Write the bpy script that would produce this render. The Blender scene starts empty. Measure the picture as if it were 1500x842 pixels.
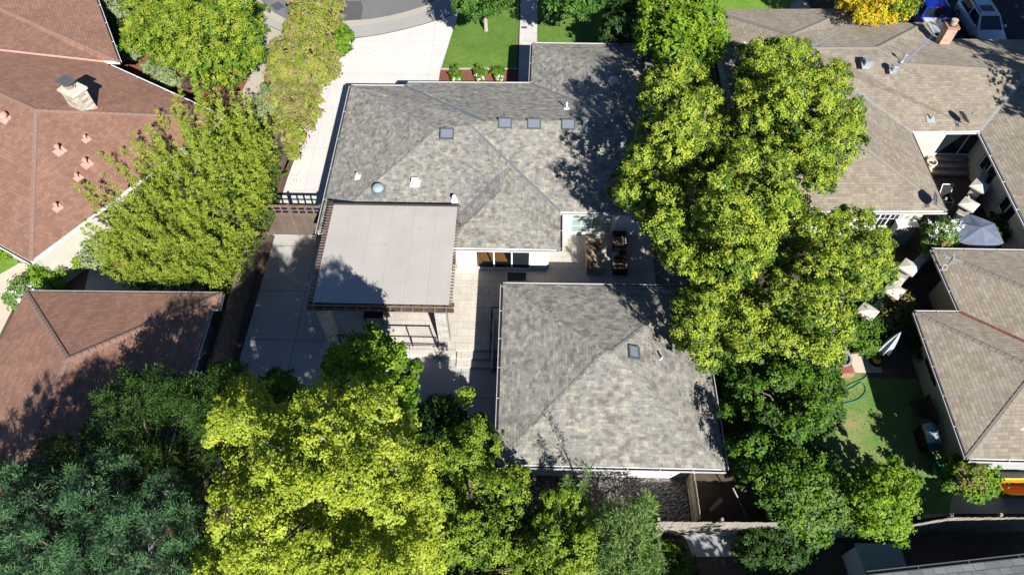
import bpy, math, random
import numpy as np
from mathutils import Vector, Matrix

random.seed(7)
rng = np.random.default_rng(7)
scn = bpy.context.scene
COL = scn.collection

# ------------------------------------------------------------------ camera geometry
CAM_H = 30.0; FOC = 1040.0; PITCH = math.radians(55.3); YAW = math.radians(1.25)
_c, _s = math.cos(YAW), math.sin(YAW)
_R = np.array([[_c, -_s, 0], [_s, _c, 0], [0, 0, 1]])
_fw = _R @ np.array([0, math.cos(PITCH), -math.sin(PITCH)])
_rt = _R @ np.array([1.0, 0, 0])
_up = _R @ np.array([0, math.sin(PITCH), math.cos(PITCH)])
_C = np.array([0, 0, CAM_H])

def ray(u, v):
    return _fw * FOC + _rt * (u - 750) + _up * (421 - v)

def at(u, v, z=0.0):
    """Survey helper: the point of the site at height z that the photograph shows at pixel (u, v)."""
    d = ray(u, v); p = _C + d * ((z - CAM_H) / d[2])
    return (float(p[0]), float(p[1]), float(z))

def xy(u, v, z=0.0):
    return at(u, v, z)[:2]

def mpp(p):
    """metres per photo pixel at a point"""
    return float((np.array(p) - _C) @ _fw) / FOC

def pix(p):
    d = np.array(p) - _C; k = d @ _fw
    return 750 + FOC * (d @ _rt) / k, 421 - FOC * (d @ _up) / k

# ------------------------------------------------------------------ materials
MATS = {}
class NT:
    def __init__(s, name):
        m = bpy.data.materials.new(name); m.use_nodes = True
        s.m = m; s.t = m.node_tree; s.n = s.t.nodes; s.n.clear()
        s.out = s.n.new('ShaderNodeOutputMaterial')
    def node(s, typ, **kw):
        nd = s.n.new('ShaderNode' + typ)
        for k, v in kw.items():
            if k.startswith('_'): setattr(nd, k[1:], v)
        for k, v in kw.items():
            if not k.startswith('_'): s.set(nd, k.replace('_', ' '), v)
        return nd
    def set(s, nd, key, v):
        inp = nd.inputs[int(key)] if key.isdigit() else nd.inputs[key]
        if isinstance(v, bpy.types.NodeSocket): s.t.links.new(v, inp)
        elif isinstance(v, bpy.types.Node): s.t.links.new(v.outputs[0], inp)
        else: inp.default_value = v
    def math(s, op, a, b=0.0, c=None):
        nd = s.n.new('ShaderNodeMath'); nd.operation = op
        s.set(nd, '0', a); s.set(nd, '1', b)
        if c is not None: s.set(nd, '2', c)
        return nd.outputs[0]
    def ramp(s, fac, stops, interp='LINEAR'):
        nd = s.n.new('ShaderNodeValToRGB'); cr = nd.color_ramp; cr.interpolation = interp
        while len(cr.elements) < len(stops): cr.elements.new(0.5)
        for e, (p, c) in zip(cr.elements, stops):
            e.position = p; e.color = (*c, 1)
        s.set(nd, 'Fac', fac); return nd.outputs['Color']
    def mix(s, fac, a, b, blend='MIX'):
        nd = s.n.new('ShaderNodeMix'); nd.data_type = 'RGBA'; nd.blend_type = blend
        nd.clamp_factor = True
        for i, v in ((0, fac), (6, a), (7, b)):
            if isinstance(v, bpy.types.NodeSocket): s.t.links.new(v, nd.inputs[i])
            else: nd.inputs[i].default_value = (*v, 1) if isinstance(v, tuple) and len(v) == 3 else v
        return nd.outputs[2]
    def noise(s, vec, scale, detail=4, rough=0.6, out='Fac'):
        nd = s.node('TexNoise', Scale=scale, Detail=detail, Roughness=rough)
        if vec is not None: s.set(nd, 'Vector', vec)
        return nd.outputs[out]
    def pos(s): return s.n.new('ShaderNodeNewGeometry').outputs['Position']
    def objco(s): return s.n.new('ShaderNodeTexCoord').outputs['Object']
    def uv(s): return s.n.new('ShaderNodeTexCoord').outputs['UV']
    def bump(s, h, strength=0.4, dist=0.02):
        nd = s.node('Bump', Strength=strength, Distance=dist); s.set(nd, 'Height', h); return nd.outputs[0]
    def principled(s, col, rough=0.8, normal=None, metal=0.0, spec=0.3):
        b = s.node('BsdfPrincipled', Roughness=rough, Metallic=metal)
        b.inputs['Specular IOR Level'].default_value = spec
        if isinstance(col, bpy.types.NodeSocket): s.t.links.new(col, b.inputs['Base Color'])
        else: b.inputs['Base Color'].default_value = (*col, 1)
        if normal is not None: s.t.links.new(normal, b.inputs['Normal'])
        s.t.links.new(b.outputs[0], s.out.inputs[0]); return b

def plain(name, col, rough=0.7, var=0.12, scale=3.0, metal=0.0, bump=0.0, bscale=40, spec=0.3):
    t = NT(name); p = t.objco()
    n = t.noise(p, scale, 5, 0.65)
    lo = tuple(c * (1 - var) for c in col); hi = tuple(min(1, c * (1 + var)) for c in col)
    c = t.ramp(n, [(0.3, lo), (0.7, hi)])
    nm = t.bump(t.noise(p, bscale, 3), bump, 0.01) if bump else None
    t.principled(c, rough, nm, metal, spec); MATS[name] = t.m; return t.m

def shingle(name, stops, course=0.16, tab=0.32, bump=0.6, dist=0.03, line=0.75, patch=0.25, tabgap=0.06, cluster=0.0):
    """roof covering laid in courses across the slope; one random colour per tab"""
    t = NT(name); sep = t.node('SeparateXYZ'); t.set(sep, 'Vector', t.uv())
    u, v = sep.outputs[0], sep.outputs[1]
    vr = t.math('DIVIDE', v, course); row = t.math('FLOOR', vr); fv = t.math('SUBTRACT', vr, row)
    wn = t.node('TexWhiteNoise', _noise_dimensions='1D'); t.set(wn, 'W', row)
    ur = t.math('ADD', t.math('DIVIDE', u, tab), t.math('MULTIPLY', wn.outputs['Value'], 7.3))
    # uneven tab widths
    wob = t.noise(t.uv(), 1.7 / tab * 0.3, 2)
    ur = t.math('ADD', ur, wob)
    colm = t.math('FLOOR', ur); fu = t.math('SUBTRACT', ur, colm)
    cmb = t.node('CombineXYZ'); t.set(cmb, 'X', colm); t.set(cmb, 'Y', row)
    w2 = t.node('TexWhiteNoise', _noise_dimensions='2D'); t.set(w2, 'Vector', cmb.outputs[0])
    val = w2.outputs['Value']
    if cluster:
        cn = t.noise(t.uv(), 2.6, 4, 0.75)
        cn = t.math('MULTIPLY_ADD', t.math('SUBTRACT', cn, 0.5), 3.6, 0.5)
        val = t.math('ADD', t.math('MULTIPLY', val, 1 - cluster), t.math('MULTIPLY', cn, cluster))
        val = t.math('MULTIPLY_ADD', t.math('SUBTRACT', val, 0.5), 1.65, 0.5)
    c = t.ramp(val, stops)
    big = t.noise(t.uv(), 0.35, 5, 0.7)
    c = t.mix(1.0, c, t.ramp(big, [(0.3, (1 - patch,) * 3), (0.7, (1 + patch * 0.5,) * 3)]), 'MULTIPLY')
    sc = t.node('VectorMath', _operation='MULTIPLY'); t.set(sc, '0', t.uv()); sc.inputs[1].default_value = (1.3, 0.16, 1.0)
    streak = t.noise(sc.outputs[0], 1.0, 5, 0.7)
    c = t.mix(1.0, c, t.ramp(streak, [(0.3, (0.86, 0.86, 0.87)), (0.7, (1.09, 1.08, 1.06))]), 'MULTIPLY')
    fine = t.noise(t.uv(), 22.0, 3, 0.7)
    c = t.mix(1.0, c, t.ramp(fine, [(0.3, (0.82,) * 3), (0.7, (1.15,) * 3)]), 'MULTIPLY')
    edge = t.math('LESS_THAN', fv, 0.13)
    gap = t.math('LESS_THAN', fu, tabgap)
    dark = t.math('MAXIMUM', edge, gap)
    c = t.mix(dark, c, t.mix(1.0, c, (line, line, line), 'MULTIPLY'))  # course butts and tab gaps darkened: their shadow put into the colour
    h = t.math('SUBTRACT', 1.0, fv)
    h = t.math('ADD', h, t.math('MULTIPLY', w2.outputs['Value'], 0.45))
    h = t.math('ADD', h, t.math('MULTIPLY', fine, 0.35))
    t.principled(c, 0.92, t.bump(h, bump, dist), 0, 0.2)
    MATS[name] = t.m; return t.m

def tiles(name, cols, w, h, mortar, msize=0.01, rough=0.85, offset=0.5, bump=0.3, space='uv', var=0.25, big=0.3, speck=0.12):
    t = NT(name); vec = t.uv() if space == 'uv' else t.pos()
    b = t.node('TexBrick', _offset=offset, Scale=1.0)
    b.inputs['Mortar Size'].default_value = msize
    b.inputs['Brick Width'].default_value = w; b.inputs['Row Height'].default_value = h
    b.inputs['Color1'].default_value = (*cols[0], 1); b.inputs['Color2'].default_value = (*cols[1], 1)
    b.inputs['Mortar'].default_value = (*mortar, 1); b.inputs['Bias'].default_value = 0.0
    t.set(b, 'Vector', vec)
    n = t.noise(vec, big, 6, 0.65); n2 = t.noise(vec, 9.0, 4, 0.7)
    c = t.mix(1.0, b.outputs['Color'], t.ramp(n, [(0.3, (1 - var,) * 3), (0.7, (1 + var * 0.5,) * 3)]), 'MULTIPLY')
    c = t.mix(1.0, c, t.ramp(n2, [(0.3, (1 - speck,) * 3), (0.7, (1 + speck * 0.8,) * 3)]), 'MULTIPLY')
    if 'concrete' in name:
        st = t.ramp(t.noise(vec, 0.9, 7, 0.75), [(0.58, (1, 1, 1)), (0.72, (0.84, 0.82, 0.79))])
        sp = t.ramp(t.noise(vec, 3.3, 4, 0.6), [(0.68, (1, 1, 1)), (0.74, (0.74, 0.72, 0.69))])
        c = t.mix(1.0, t.mix(1.0, c, st, 'MULTIPLY'), sp, 'MULTIPLY')
    hgt = t.math('ADD', t.math('MULTIPLY', b.outputs['Fac'], -1.0), t.math('MULTIPLY', n2, 0.3))
    t.principled(c, rough, t.bump(hgt, bump, 0.01), 0, 0.25)
    MATS[name] = t.m; return t.m

def ground_mat(name, stops, scales=(0.25, 2.5, 25), weights=(0.4, 0.35, 0.25), bump=0.5, dist=0.03, rough=0.95):
    t = NT(name); p = t.pos(); f = None
    for s_, w in zip(scales, weights):
        x = t.math('MULTIPLY', t.noise(p, s_, 5, 0.65), w)
        f = x if f is None else t.math('ADD', f, x)
    c = t.ramp(f, stops)
    t.principled(c, rough, t.bump(t.noise(p, scales[-1], 4, 0.7), bump, dist), 0, 0.15)
    MATS[name] = t.m; return t.m

def leaf_mat(name, stops, trans=0.35, tint=(1.0, 1.1, 0.5), patch=None, rough=0.55):
    """leaves: a random tone per leaf, light passing through the blade"""
    t = NT(name); g = t.n.new('ShaderNodeNewGeometry')
    n = t.noise(g.outputs['Position'], 1.5, 4, 0.7)
    f = t.math('ADD', t.math('MULTIPLY', g.outputs['Random Per Island'], 0.40), t.math('MULTIPLY_ADD', t.math('SUBTRACT', n, 0.5), 1.3, 0.36))
    c = t.ramp(f, stops)
    if patch:
        pn = t.noise(g.outputs['Position'], patch[1], 3, 0.6)
        c = t.mix(t.ramp(pn, [(patch[2], (0, 0, 0)), (patch[2] + 0.1, (1, 1, 1))]), c, patch[0])
    d = t.node('BsdfPrincipled', Roughness=rough); t.set(d, 'Base Color', c)
    d.inputs['Specular IOR Level'].default_value = 0.25
    tr = t.node('BsdfTranslucent'); t.set(tr, 'Color', t.mix(1.0, c, tint, 'MULTIPLY'))
    mx = t.node('MixShader', Fac=trans); t.set(mx, '1', d.outputs[0]); t.set(mx, '2', tr.outputs[0])
    t.t.links.new(mx.outputs[0], t.out.inputs[0])
    MATS[name] = t.m; return t.m

def glass_mat(name, col=(0.03, 0.04, 0.05), alpha=0.0, rough=0.03):
    t = NT(name)
    d = t.node('BsdfPrincipled', Roughness=rough); d.inputs['Base Color'].default_value = (*col, 1)
    d.inputs['Specular IOR Level'].default_value = 0.6
    if alpha > 0:
        tp = t.node('BsdfTransparent'); tp.inputs[0].default_value = (0.9, 0.92, 0.92, 1)
        mx = t.node('MixShader', Fac=1 - alpha); t.set(mx, '1', d.outputs[0]); t.set(mx, '2', tp.outputs[0])
        t.t.links.new(mx.outputs[0], t.out.inputs[0])
    else:
        t.t.links.new(d.outputs[0], t.out.inputs[0])
    MATS[name] = t.m; return t.m

# grey laminated roof of the main house and its garage
GREYS = [(0.0, (0.171, 0.156, 0.139)), (0.16, (0.221, 0.192, 0.158)), (0.30, (0.221, 0.239, 0.228)), (0.44, (0.257, 0.228, 0.192)), (0.56, (0.263, 0.276, 0.259)),
         (0.68, (0.289, 0.279, 0.257)), (0.80, (0.299, 0.261, 0.207)), (0.90, (0.338, 0.339, 0.311)), (1.0, (0.392, 0.354, 0.278))]
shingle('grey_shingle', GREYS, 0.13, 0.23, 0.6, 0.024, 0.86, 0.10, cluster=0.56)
TANS = [(0.0, (0.257, 0.216, 0.165)), (0.4, (0.300, 0.254, 0.200)), (0.75, (0.319, 0.275, 0.217)), (1.0, (0.354, 0.310, 0.248))]
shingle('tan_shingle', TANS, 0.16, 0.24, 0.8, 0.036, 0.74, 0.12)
REDS = [(0.0, (0.246, 0.134, 0.097)), (0.5, (0.280, 0.154, 0.111)), (1.0, (0.313, 0.179, 0.129))]
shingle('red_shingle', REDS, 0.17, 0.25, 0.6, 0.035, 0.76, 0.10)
SLATES = [(0.0, (0.170, 0.187, 0.183)), (0.5, (0.212, 0.230, 0.225)), (1.0, (0.255, 0.272, 0.264))]
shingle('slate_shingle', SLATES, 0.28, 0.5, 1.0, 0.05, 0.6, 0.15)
plain('grey_cap', (0.223, 0.216, 0.202), 0.9, 0.15, 12)
plain('tan_cap', (0.245, 0.216, 0.180), 0.9, 0.15, 12)
plain('red_cap', (0.245, 0.155, 0.126), 0.9, 0.15, 12)
plain('pink_metal', (0.60, 0.30, 0.25), 0.6, 0.12, 6)
plain('valley_metal', (0.21, 0.23, 0.25), 0.45, 0.15, 8, 0.35)
plain('pale_metal', (0.42, 0.43, 0.43), 0.45, 0.2, 5, 0.4)
plain('rust_metal', (0.2, 0.085, 0.055), 0.7, 0.3, 5)
plain('galvanised', (0.5, 0.52, 0.54), 0.4, 0.1, 8, 0.6)
plain('white_trim', (0.80, 0.79, 0.78), 0.6, 0.03, 4)
plain('gutter_trim', (0.50, 0.475, 0.48), 0.5, 0.05, 4)
plain('white_stucco', (0.80, 0.79, 0.77), 0.9, 0.04, 2, bump=0.2)
plain('cream_stucco', (0.62, 0.55, 0.40), 0.9, 0.06, 2, bump=0.2)
plain('pale_stucco', (0.50, 0.475, 0.41), 0.9, 0.06, 2, bump=0.2)
plain('sage_stucco', (0.40, 0.43, 0.40), 0.9, 0.05, 2, bump=0.2)
plain('grey_stucco', (0.45, 0.47, 0.50), 0.9, 0.05, 2, bump=0.2)
plain('dark_gutter', (0.035, 0.032, 0.035), 0.6, 0.2, 6)
plain('brown_wood', (0.17, 0.12, 0.095), 0.8, 0.25, 5)
plain('dark_wood', (0.075, 0.055, 0.045), 0.75, 0.2, 5)
plain('fence_wood', (0.155, 0.12, 0.095), 0.9, 0.35, 3)
plain('weathered_wood', (0.30, 0.265, 0.225), 0.9, 0.3, 3)
plain('pale_wood', (0.42, 0.34, 0.24), 0.85, 0.3, 5)
plain('oak_floor', (0.36, 0.17, 0.06), 0.35, 0.25, 3)
plain('black_metal', (0.018, 0.018, 0.02), 0.45, 0.2, 8)
plain('grey_metal', (0.16, 0.17, 0.18), 0.45, 0.1, 8, 0.5)
plain('concrete_cap', (0.56, 0.52, 0.44), 0.9, 0.12, 3, bump=0.2)
plain('render_grey', (0.30, 0.31, 0.33), 0.9, 0.1, 3, bump=0.2)
plain('terracotta', (0.34, 0.18, 0.125), 0.85, 0.2, 5)
plain('cushion_tan', (0.46, 0.33, 0.22), 0.95, 0.1, 5)
plain('cushion_brown', (0.17, 0.105, 0.065), 0.95, 0.2, 5)
plain('wicker_dark', (0.045, 0.035, 0.03), 0.7, 0.3, 20)
plain('rubber', (0.02, 0.02, 0.02), 0.85, 0.1, 8)
plain('umbrella_grey', (0.14, 0.165, 0.225), 0.9, 0.06, 3)
plain('umbrella_blue', (0.50, 0.58, 0.66), 0.9, 0.08, 4)
plain('orange_plastic', (0.80, 0.24, 0.008), 0.4, 0.05, 3)
plain('green_plastic', (0.02, 0.20, 0.085), 0.45, 0.1, 3)
plain('yellow_plastic', (0.75, 0.60, 0.03), 0.5, 0.1, 3)
plain('blue_grey_plastic', (0.30, 0.37, 0.45), 0.5, 0.1, 3)
plain('hose_green', (0.03, 0.17, 0.11), 0.5, 0.1, 3)
plain('petal_white', (0.85, 0.84, 0.80), 0.8, 0.04, 3)
plain('petal_red', (0.30, 0.10, 0.08), 0.8, 0.3, 3)
plain('bark', (0.16, 0.125, 0.10), 0.95, 0.35, 6, bump=0.6)
plain('bark_pale', (0.36, 0.32, 0.27), 0.95, 0.25, 6, bump=0.6)
plain('car_blue', (0.008, 0.03, 0.33), 0.25, 0.04, 2, 0.3, spec=0.6)
plain('car_silver', (0.50, 0.56, 0.62), 0.3, 0.03, 2, 0.25, spec=0.6)
plain('chrome', (0.65, 0.66, 0.68), 0.2, 0.03, 2, 0.9)
plain('bed_liner', (0.33, 0.35, 0.35), 0.6, 0.15, 4)
plain('tail_red', (0.45, 0.015, 0.012), 0.3, 0.05, 4)
plain('lamp_clear', (0.75, 0.77, 0.8), 0.15, 0.03, 4, 0.4)
glass_mat('window_glass', (0.015, 0.02, 0.025))
glass_mat('green_glass', (0.27, 0.37, 0.33), 0.0, 0.08)
glass_mat('clear_glass', (0.02, 0.025, 0.03), 0.14)
glass_mat('skylight_glass', (0.17, 0.19, 0.23), 0.0, 0.12)
glass_mat('dome_glass', (0.30, 0.36, 0.42), 0.0, 0.1)
tiles('concrete', ((0.605, 0.586, 0.550), (0.577, 0.558, 0.527)), 6.2, 3.4, (0.421, 0.403, 0.376), 0.012, 0.9, 0.0, 0.15, 'pos', 0.07, 0.25, 0.03)
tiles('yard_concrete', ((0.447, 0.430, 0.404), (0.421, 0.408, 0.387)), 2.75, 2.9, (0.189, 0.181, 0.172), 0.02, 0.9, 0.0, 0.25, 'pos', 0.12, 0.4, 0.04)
tiles('patio_stone', ((0.575, 0.519, 0.446), (0.503, 0.457, 0.403)), 0.62, 0.41, (0.390, 0.353, 0.319), 0.012, 0.85, 0.5, 0.25, 'pos', 0.16, 0.7)
tiles('walk_stone', ((0.60, 0.57, 0.53), (0.52, 0.50, 0.47)), 0.8, 0.45, (0.42, 0.40, 0.38), 0.012, 0.85, 0.4, 0.25, 'pos', 0.18, 0.9)
tiles('court_brick', ((0.17, 0.115, 0.085), (0.13, 0.09, 0.07)), 0.42, 0.21, (0.09, 0.075, 0.06), 0.012, 0.9, 0.5, 0.4, 'pos', 0.25, 0.5)
tiles('deck_board', ((0.155, 0.11, 0.085), (0.12, 0.085, 0.065)), 3.2, 0.14, (0.03, 0.025, 0.02), 0.012, 0.9, 0.5, 0.4, 'pos', 0.2, 0.6)
tiles('ledge_stone', ((0.58, 0.55, 0.50), (0.40, 0.375, 0.34)), 0.34, 0.12, (0.22, 0.21, 0.20), 0.01, 0.95, 0.5, 0.9, 'uv', 0.25, 1.5)
tiles('field_stone', ((0.66, 0.60, 0.50), (0.34, 0.27, 0.20)), 0.42, 0.17, (0.5, 0.46, 0.4), 0.02, 0.95, 0.37, 0.9, 'uv', 0.35, 2.0)
tiles('chimney_brick', ((0.52, 0.28, 0.20), (0.36, 0.16, 0.11)), 0.22, 0.08, (0.55, 0.50, 0.44), 0.012, 0.95, 0.5, 0.6, 'uv', 0.25, 1.5)
tiles('plank_fence', ((0.16, 0.122, 0.096), (0.12, 0.092, 0.073)), 0.15, 4.0, (0.03, 0.024, 0.02), 0.008, 0.9, 0.0, 0.6, 'uv', 0.35, 0.9)
tiles('grey_plank', ((0.29, 0.255, 0.215), (0.225, 0.195, 0.165)), 0.15, 4.0, (0.06, 0.05, 0.045), 0.01, 0.9, 0.0, 0.6, 'uv', 0.35, 0.9)
tiles('gate_plank', ((0.165, 0.125, 0.10), (0.135, 0.10, 0.082)), 0.16, 4.0, (0.05, 0.04, 0.032), 0.006, 0.85, 0.0, 0.5, 'uv', 0.25, 0.9)
tiles('siding', ((0.78, 0.77, 0.75), (0.76, 0.75, 0.73)), 9.0, 0.16, (0.5, 0.49, 0.48), 0.008, 0.8, 0.5, 0.4, 'uv', 0.05, 0.6)
ground_mat('dirt', [(0.3, (0.05, 0.038, 0.028)), (0.5, (0.095, 0.072, 0.054)), (0.7, (0.16, 0.12, 0.09))])
plain('litter', (0.22, 0.115, 0.055), 0.9, 0.4, 8)
ground_mat('mulch', [(0.3, (0.12, 0.045, 0.028)), (0.5, (0.21, 0.085, 0.052)), (0.7, (0.30, 0.135, 0.085))], (0.5, 6, 40))
ground_mat('lawn', [(0.30, (0.050, 0.118, 0.018)), (0.46, (0.098, 0.195, 0.032)), (0.58, (0.16, 0.255, 0.05)), (0.70, (0.28, 0.30, 0.085))],
           (0.35, 3.0, 45), (0.38, 0.27, 0.35), 0.9, 0.05)
ground_mat('lawn_bright', [(0.3, (0.075, 0.18, 0.025)), (0.5, (0.16, 0.29, 0.04)), (0.7, (0.30, 0.38, 0.07))], (0.35, 3.0, 45), (0.38, 0.27, 0.35), 0.9, 0.05)
ground_mat('lawn_worn', [(0.30, (0.065, 0.162, 0.034)), (0.44, (0.130, 0.252, 0.057)), (0.53, (0.212, 0.282, 0.086)), (0.62, (0.354, 0.306, 0.144)), (0.75, (0.448, 0.360, 0.196))],
           (0.38, 2.6, 40), (0.55, 0.2, 0.25), 0.9, 0.05)
ground_mat('asphalt', [(0.3, (0.126, 0.123, 0.124)), (0.5, (0.167, 0.162, 0.162)), (0.7, (0.203, 0.198, 0.195))], (0.3, 4, 60), bump=0.3, dist=0.01)
ground_mat('asphalt_dark', [(0.3, (0.085, 0.083, 0.085)), (0.7, (0.12, 0.118, 0.118))], (0.5, 4, 60), bump=0.3, dist=0.01)
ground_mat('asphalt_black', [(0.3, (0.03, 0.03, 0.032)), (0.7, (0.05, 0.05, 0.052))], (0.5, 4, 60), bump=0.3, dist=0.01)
ground_mat('gutter_concrete', [(0.3, (0.35, 0.32, 0.265)), (0.7, (0.45, 0.415, 0.35))], (0.3, 3, 30), bump=0.2, dist=0.01)
ground_mat('apron_concrete', [(0.3, (0.31, 0.295, 0.27)), (0.7, (0.39, 0.375, 0.35))], (0.3, 3, 30), bump=0.2, dist=0.01)
ground_mat('path_gravel', [(0.3, (0.33, 0.285, 0.225)), (0.7, (0.52, 0.455, 0.37))], (0.4, 6, 60), bump=0.8, dist=0.02)
ground_mat('tan_concrete', [(0.3, (0.50, 0.41, 0.32)), (0.7, (0.64, 0.54, 0.43))], (0.3, 2, 30), bump=0.2, dist=0.01)
ground_mat('river_stone', [(0.32, (0.02, 0.02, 0.022)), (0.45, (0.09, 0.083, 0.08)), (0.56, (0.26, 0.235, 0.215)), (0.7, (0.48, 0.44, 0.40))], (0.4, 4, 12), (0.15, 0.2, 0.65), 1.0, 0.06)

def canopy_mat():
    t = NT('canopy_panel'); sep = t.node('SeparateXYZ'); t.set(sep, 'Vector', t.pos())
    w = t.math('SINE', t.math('MULTIPLY', sep.outputs[0], 2 * math.pi / 0.15))
    n = t.noise(t.pos(), 0.8, 6, 0.7)
    c = t.ramp(n, [(0.3, (0.385, 0.36, 0.325)), (0.7, (0.445, 0.415, 0.375))])
    st = t.ramp(t.noise(t.pos(), 2.6, 6, 0.75), [(0.60, (1, 1, 1)), (0.75, (0.80, 0.77, 0.72))])
    c = t.mix(1.0, c, st, 'MULTIPLY')
    sx = t.math('FRACT', t.math('DIVIDE', sep.outputs[0], 1.05)); seam = t.math('LESS_THAN', sx, 0.022)
    c = t.mix(seam, c, (0.355, 0.33, 0.30))
    sy = t.math('FRACT', t.math('DIVIDE', sep.outputs[1], 0.17)); scr = t.math('MULTIPLY', t.math('LESS_THAN', sy, 0.12), 0.25)
    c = t.mix(scr, c, (0.5, 0.47, 0.43))
    t.principled(c, 0.55, t.bump(w, 0.12, 0.01), 0, 0.3); MATS['canopy_panel'] = t.m
canopy_mat()

YG = [(0.1, (0.094, 0.159, 0.017)), (0.4, (0.244, 0.336, 0.031)), (0.7, (0.414, 0.489, 0.046)), (1.0, (0.602, 0.600, 0.090))]
leaf_mat('leaf_yellow_green', YG, 0.33)
leaf_mat('leaf_yellow_lime', [(0.1, (0.104, 0.166, 0.015)), (0.4, (0.261, 0.342, 0.028)), (0.7, (0.418, 0.478, 0.041)), (1.0, (0.575, 0.574, 0.081))], 0.35)
leaf_mat('leaf_lime', [(0.1, (0.10, 0.16, 0.014)), (0.45, (0.245, 0.325, 0.028)), (1.0, (0.44, 0.48, 0.06))], 0.35)
leaf_mat('leaf_mottled', [(0.1, (0.06, 0.13, 0.012)), (0.4, (0.16, 0.275, 0.022)), (0.75, (0.29, 0.375, 0.032)), (1.0, (0.48, 0.38, 0.08))], 0.35)
leaf_mat('leaf_old_shaded', [(0.1, (0.035, 0.075, 0.010)), (0.5, (0.075, 0.14, 0.015)), (1.0, (0.14, 0.215, 0.025))], 0.25)  # older inner leaves, darkened with the crown's own shade
leaf_mat('leaf_green', [(0.1, (0.03, 0.085, 0.010)), (0.5, (0.08, 0.18, 0.012)), (1.0, (0.17, 0.28, 0.02))], 0.3)
leaf_mat('leaf_bright', [(0.1, (0.07, 0.16, 0.010)), (0.5, (0.17, 0.30, 0.016)), (1.0, (0.31, 0.41, 0.03))], 0.35)
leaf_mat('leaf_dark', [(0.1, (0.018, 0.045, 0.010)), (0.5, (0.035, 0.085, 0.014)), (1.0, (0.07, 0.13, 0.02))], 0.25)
leaf_mat('leaf_lawn_tree', [(0.1, (0.025, 0.085, 0.012)), (0.5, (0.065, 0.165, 0.02)), (1.0, (0.13, 0.25, 0.035))], 0.3)
leaf_mat('leaf_juniper', [(0.1, (0.17, 0.25, 0.032)), (0.5, (0.32, 0.41, 0.045)), (1.0, (0.50, 0.54, 0.09))], 0.3)
leaf_mat('leaf_pine', [(0.1, (0.05, 0.12, 0.05)), (0.5, (0.10, 0.225, 0.09)), (1.0, (0.20, 0.33, 0.13))], 0.25)
leaf_mat('leaf_pine_old_shaded', [(0.1, (0.018, 0.05, 0.026)), (1.0, (0.05, 0.11, 0.055))], 0.2)  # inner needles: dark gaps between boughs painted as leaf colour
leaf_mat('leaf_redwood', [(0.1, (0.022, 0.058, 0.013)), (0.5, (0.049, 0.109, 0.021)), (1.0, (0.105, 0.179, 0.032))], 0.25)
leaf_mat('leaf_feathery', [(0.1, (0.09, 0.16, 0.035)), (0.5, (0.16, 0.27, 0.07)), (1.0, (0.26, 0.37, 0.12))], 0.35)
leaf_mat('leaf_tawny', [(0.1, (0.09, 0.16, 0.02)), (0.42, (0.20, 0.30, 0.03)), (0.68, (0.34, 0.37, 0.055)), (0.85, (0.50, 0.33, 0.10)), (1.0, (0.45, 0.22, 0.12))], 0.35)
leaf_mat('leaf_russet', [(0.1, (0.15, 0.185, 0.04)), (0.5, (0.27, 0.26, 0.085)), (1.0, (0.41, 0.25, 0.17))], 0.3)
leaf_mat('leaf_orange', [(0.1, (0.30, 0.28, 0.012)), (0.5, (0.55, 0.47, 0.015)), (1.0, (0.70, 0.33, 0.03))], 0.35)
leaf_mat('leaf_sage', [(0.1, (0.13, 0.18, 0.08)), (0.5, (0.22, 0.28, 0.13)), (1.0, (0.33, 0.39, 0.19))], 0.25)
leaf_mat('leaf_purple', [(0.1, (0.06, 0.026, 0.03)), (0.5, (0.11, 0.055, 0.055)), (1.0, (0.17, 0.10, 0.085))], 0.25)
leaf_mat('leaf_autumn', [(0.1, (0.07, 0.105, 0.022)), (0.5, (0.16, 0.18, 0.04)), (1.0, (0.38, 0.16, 0.08))], 0.3)

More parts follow.
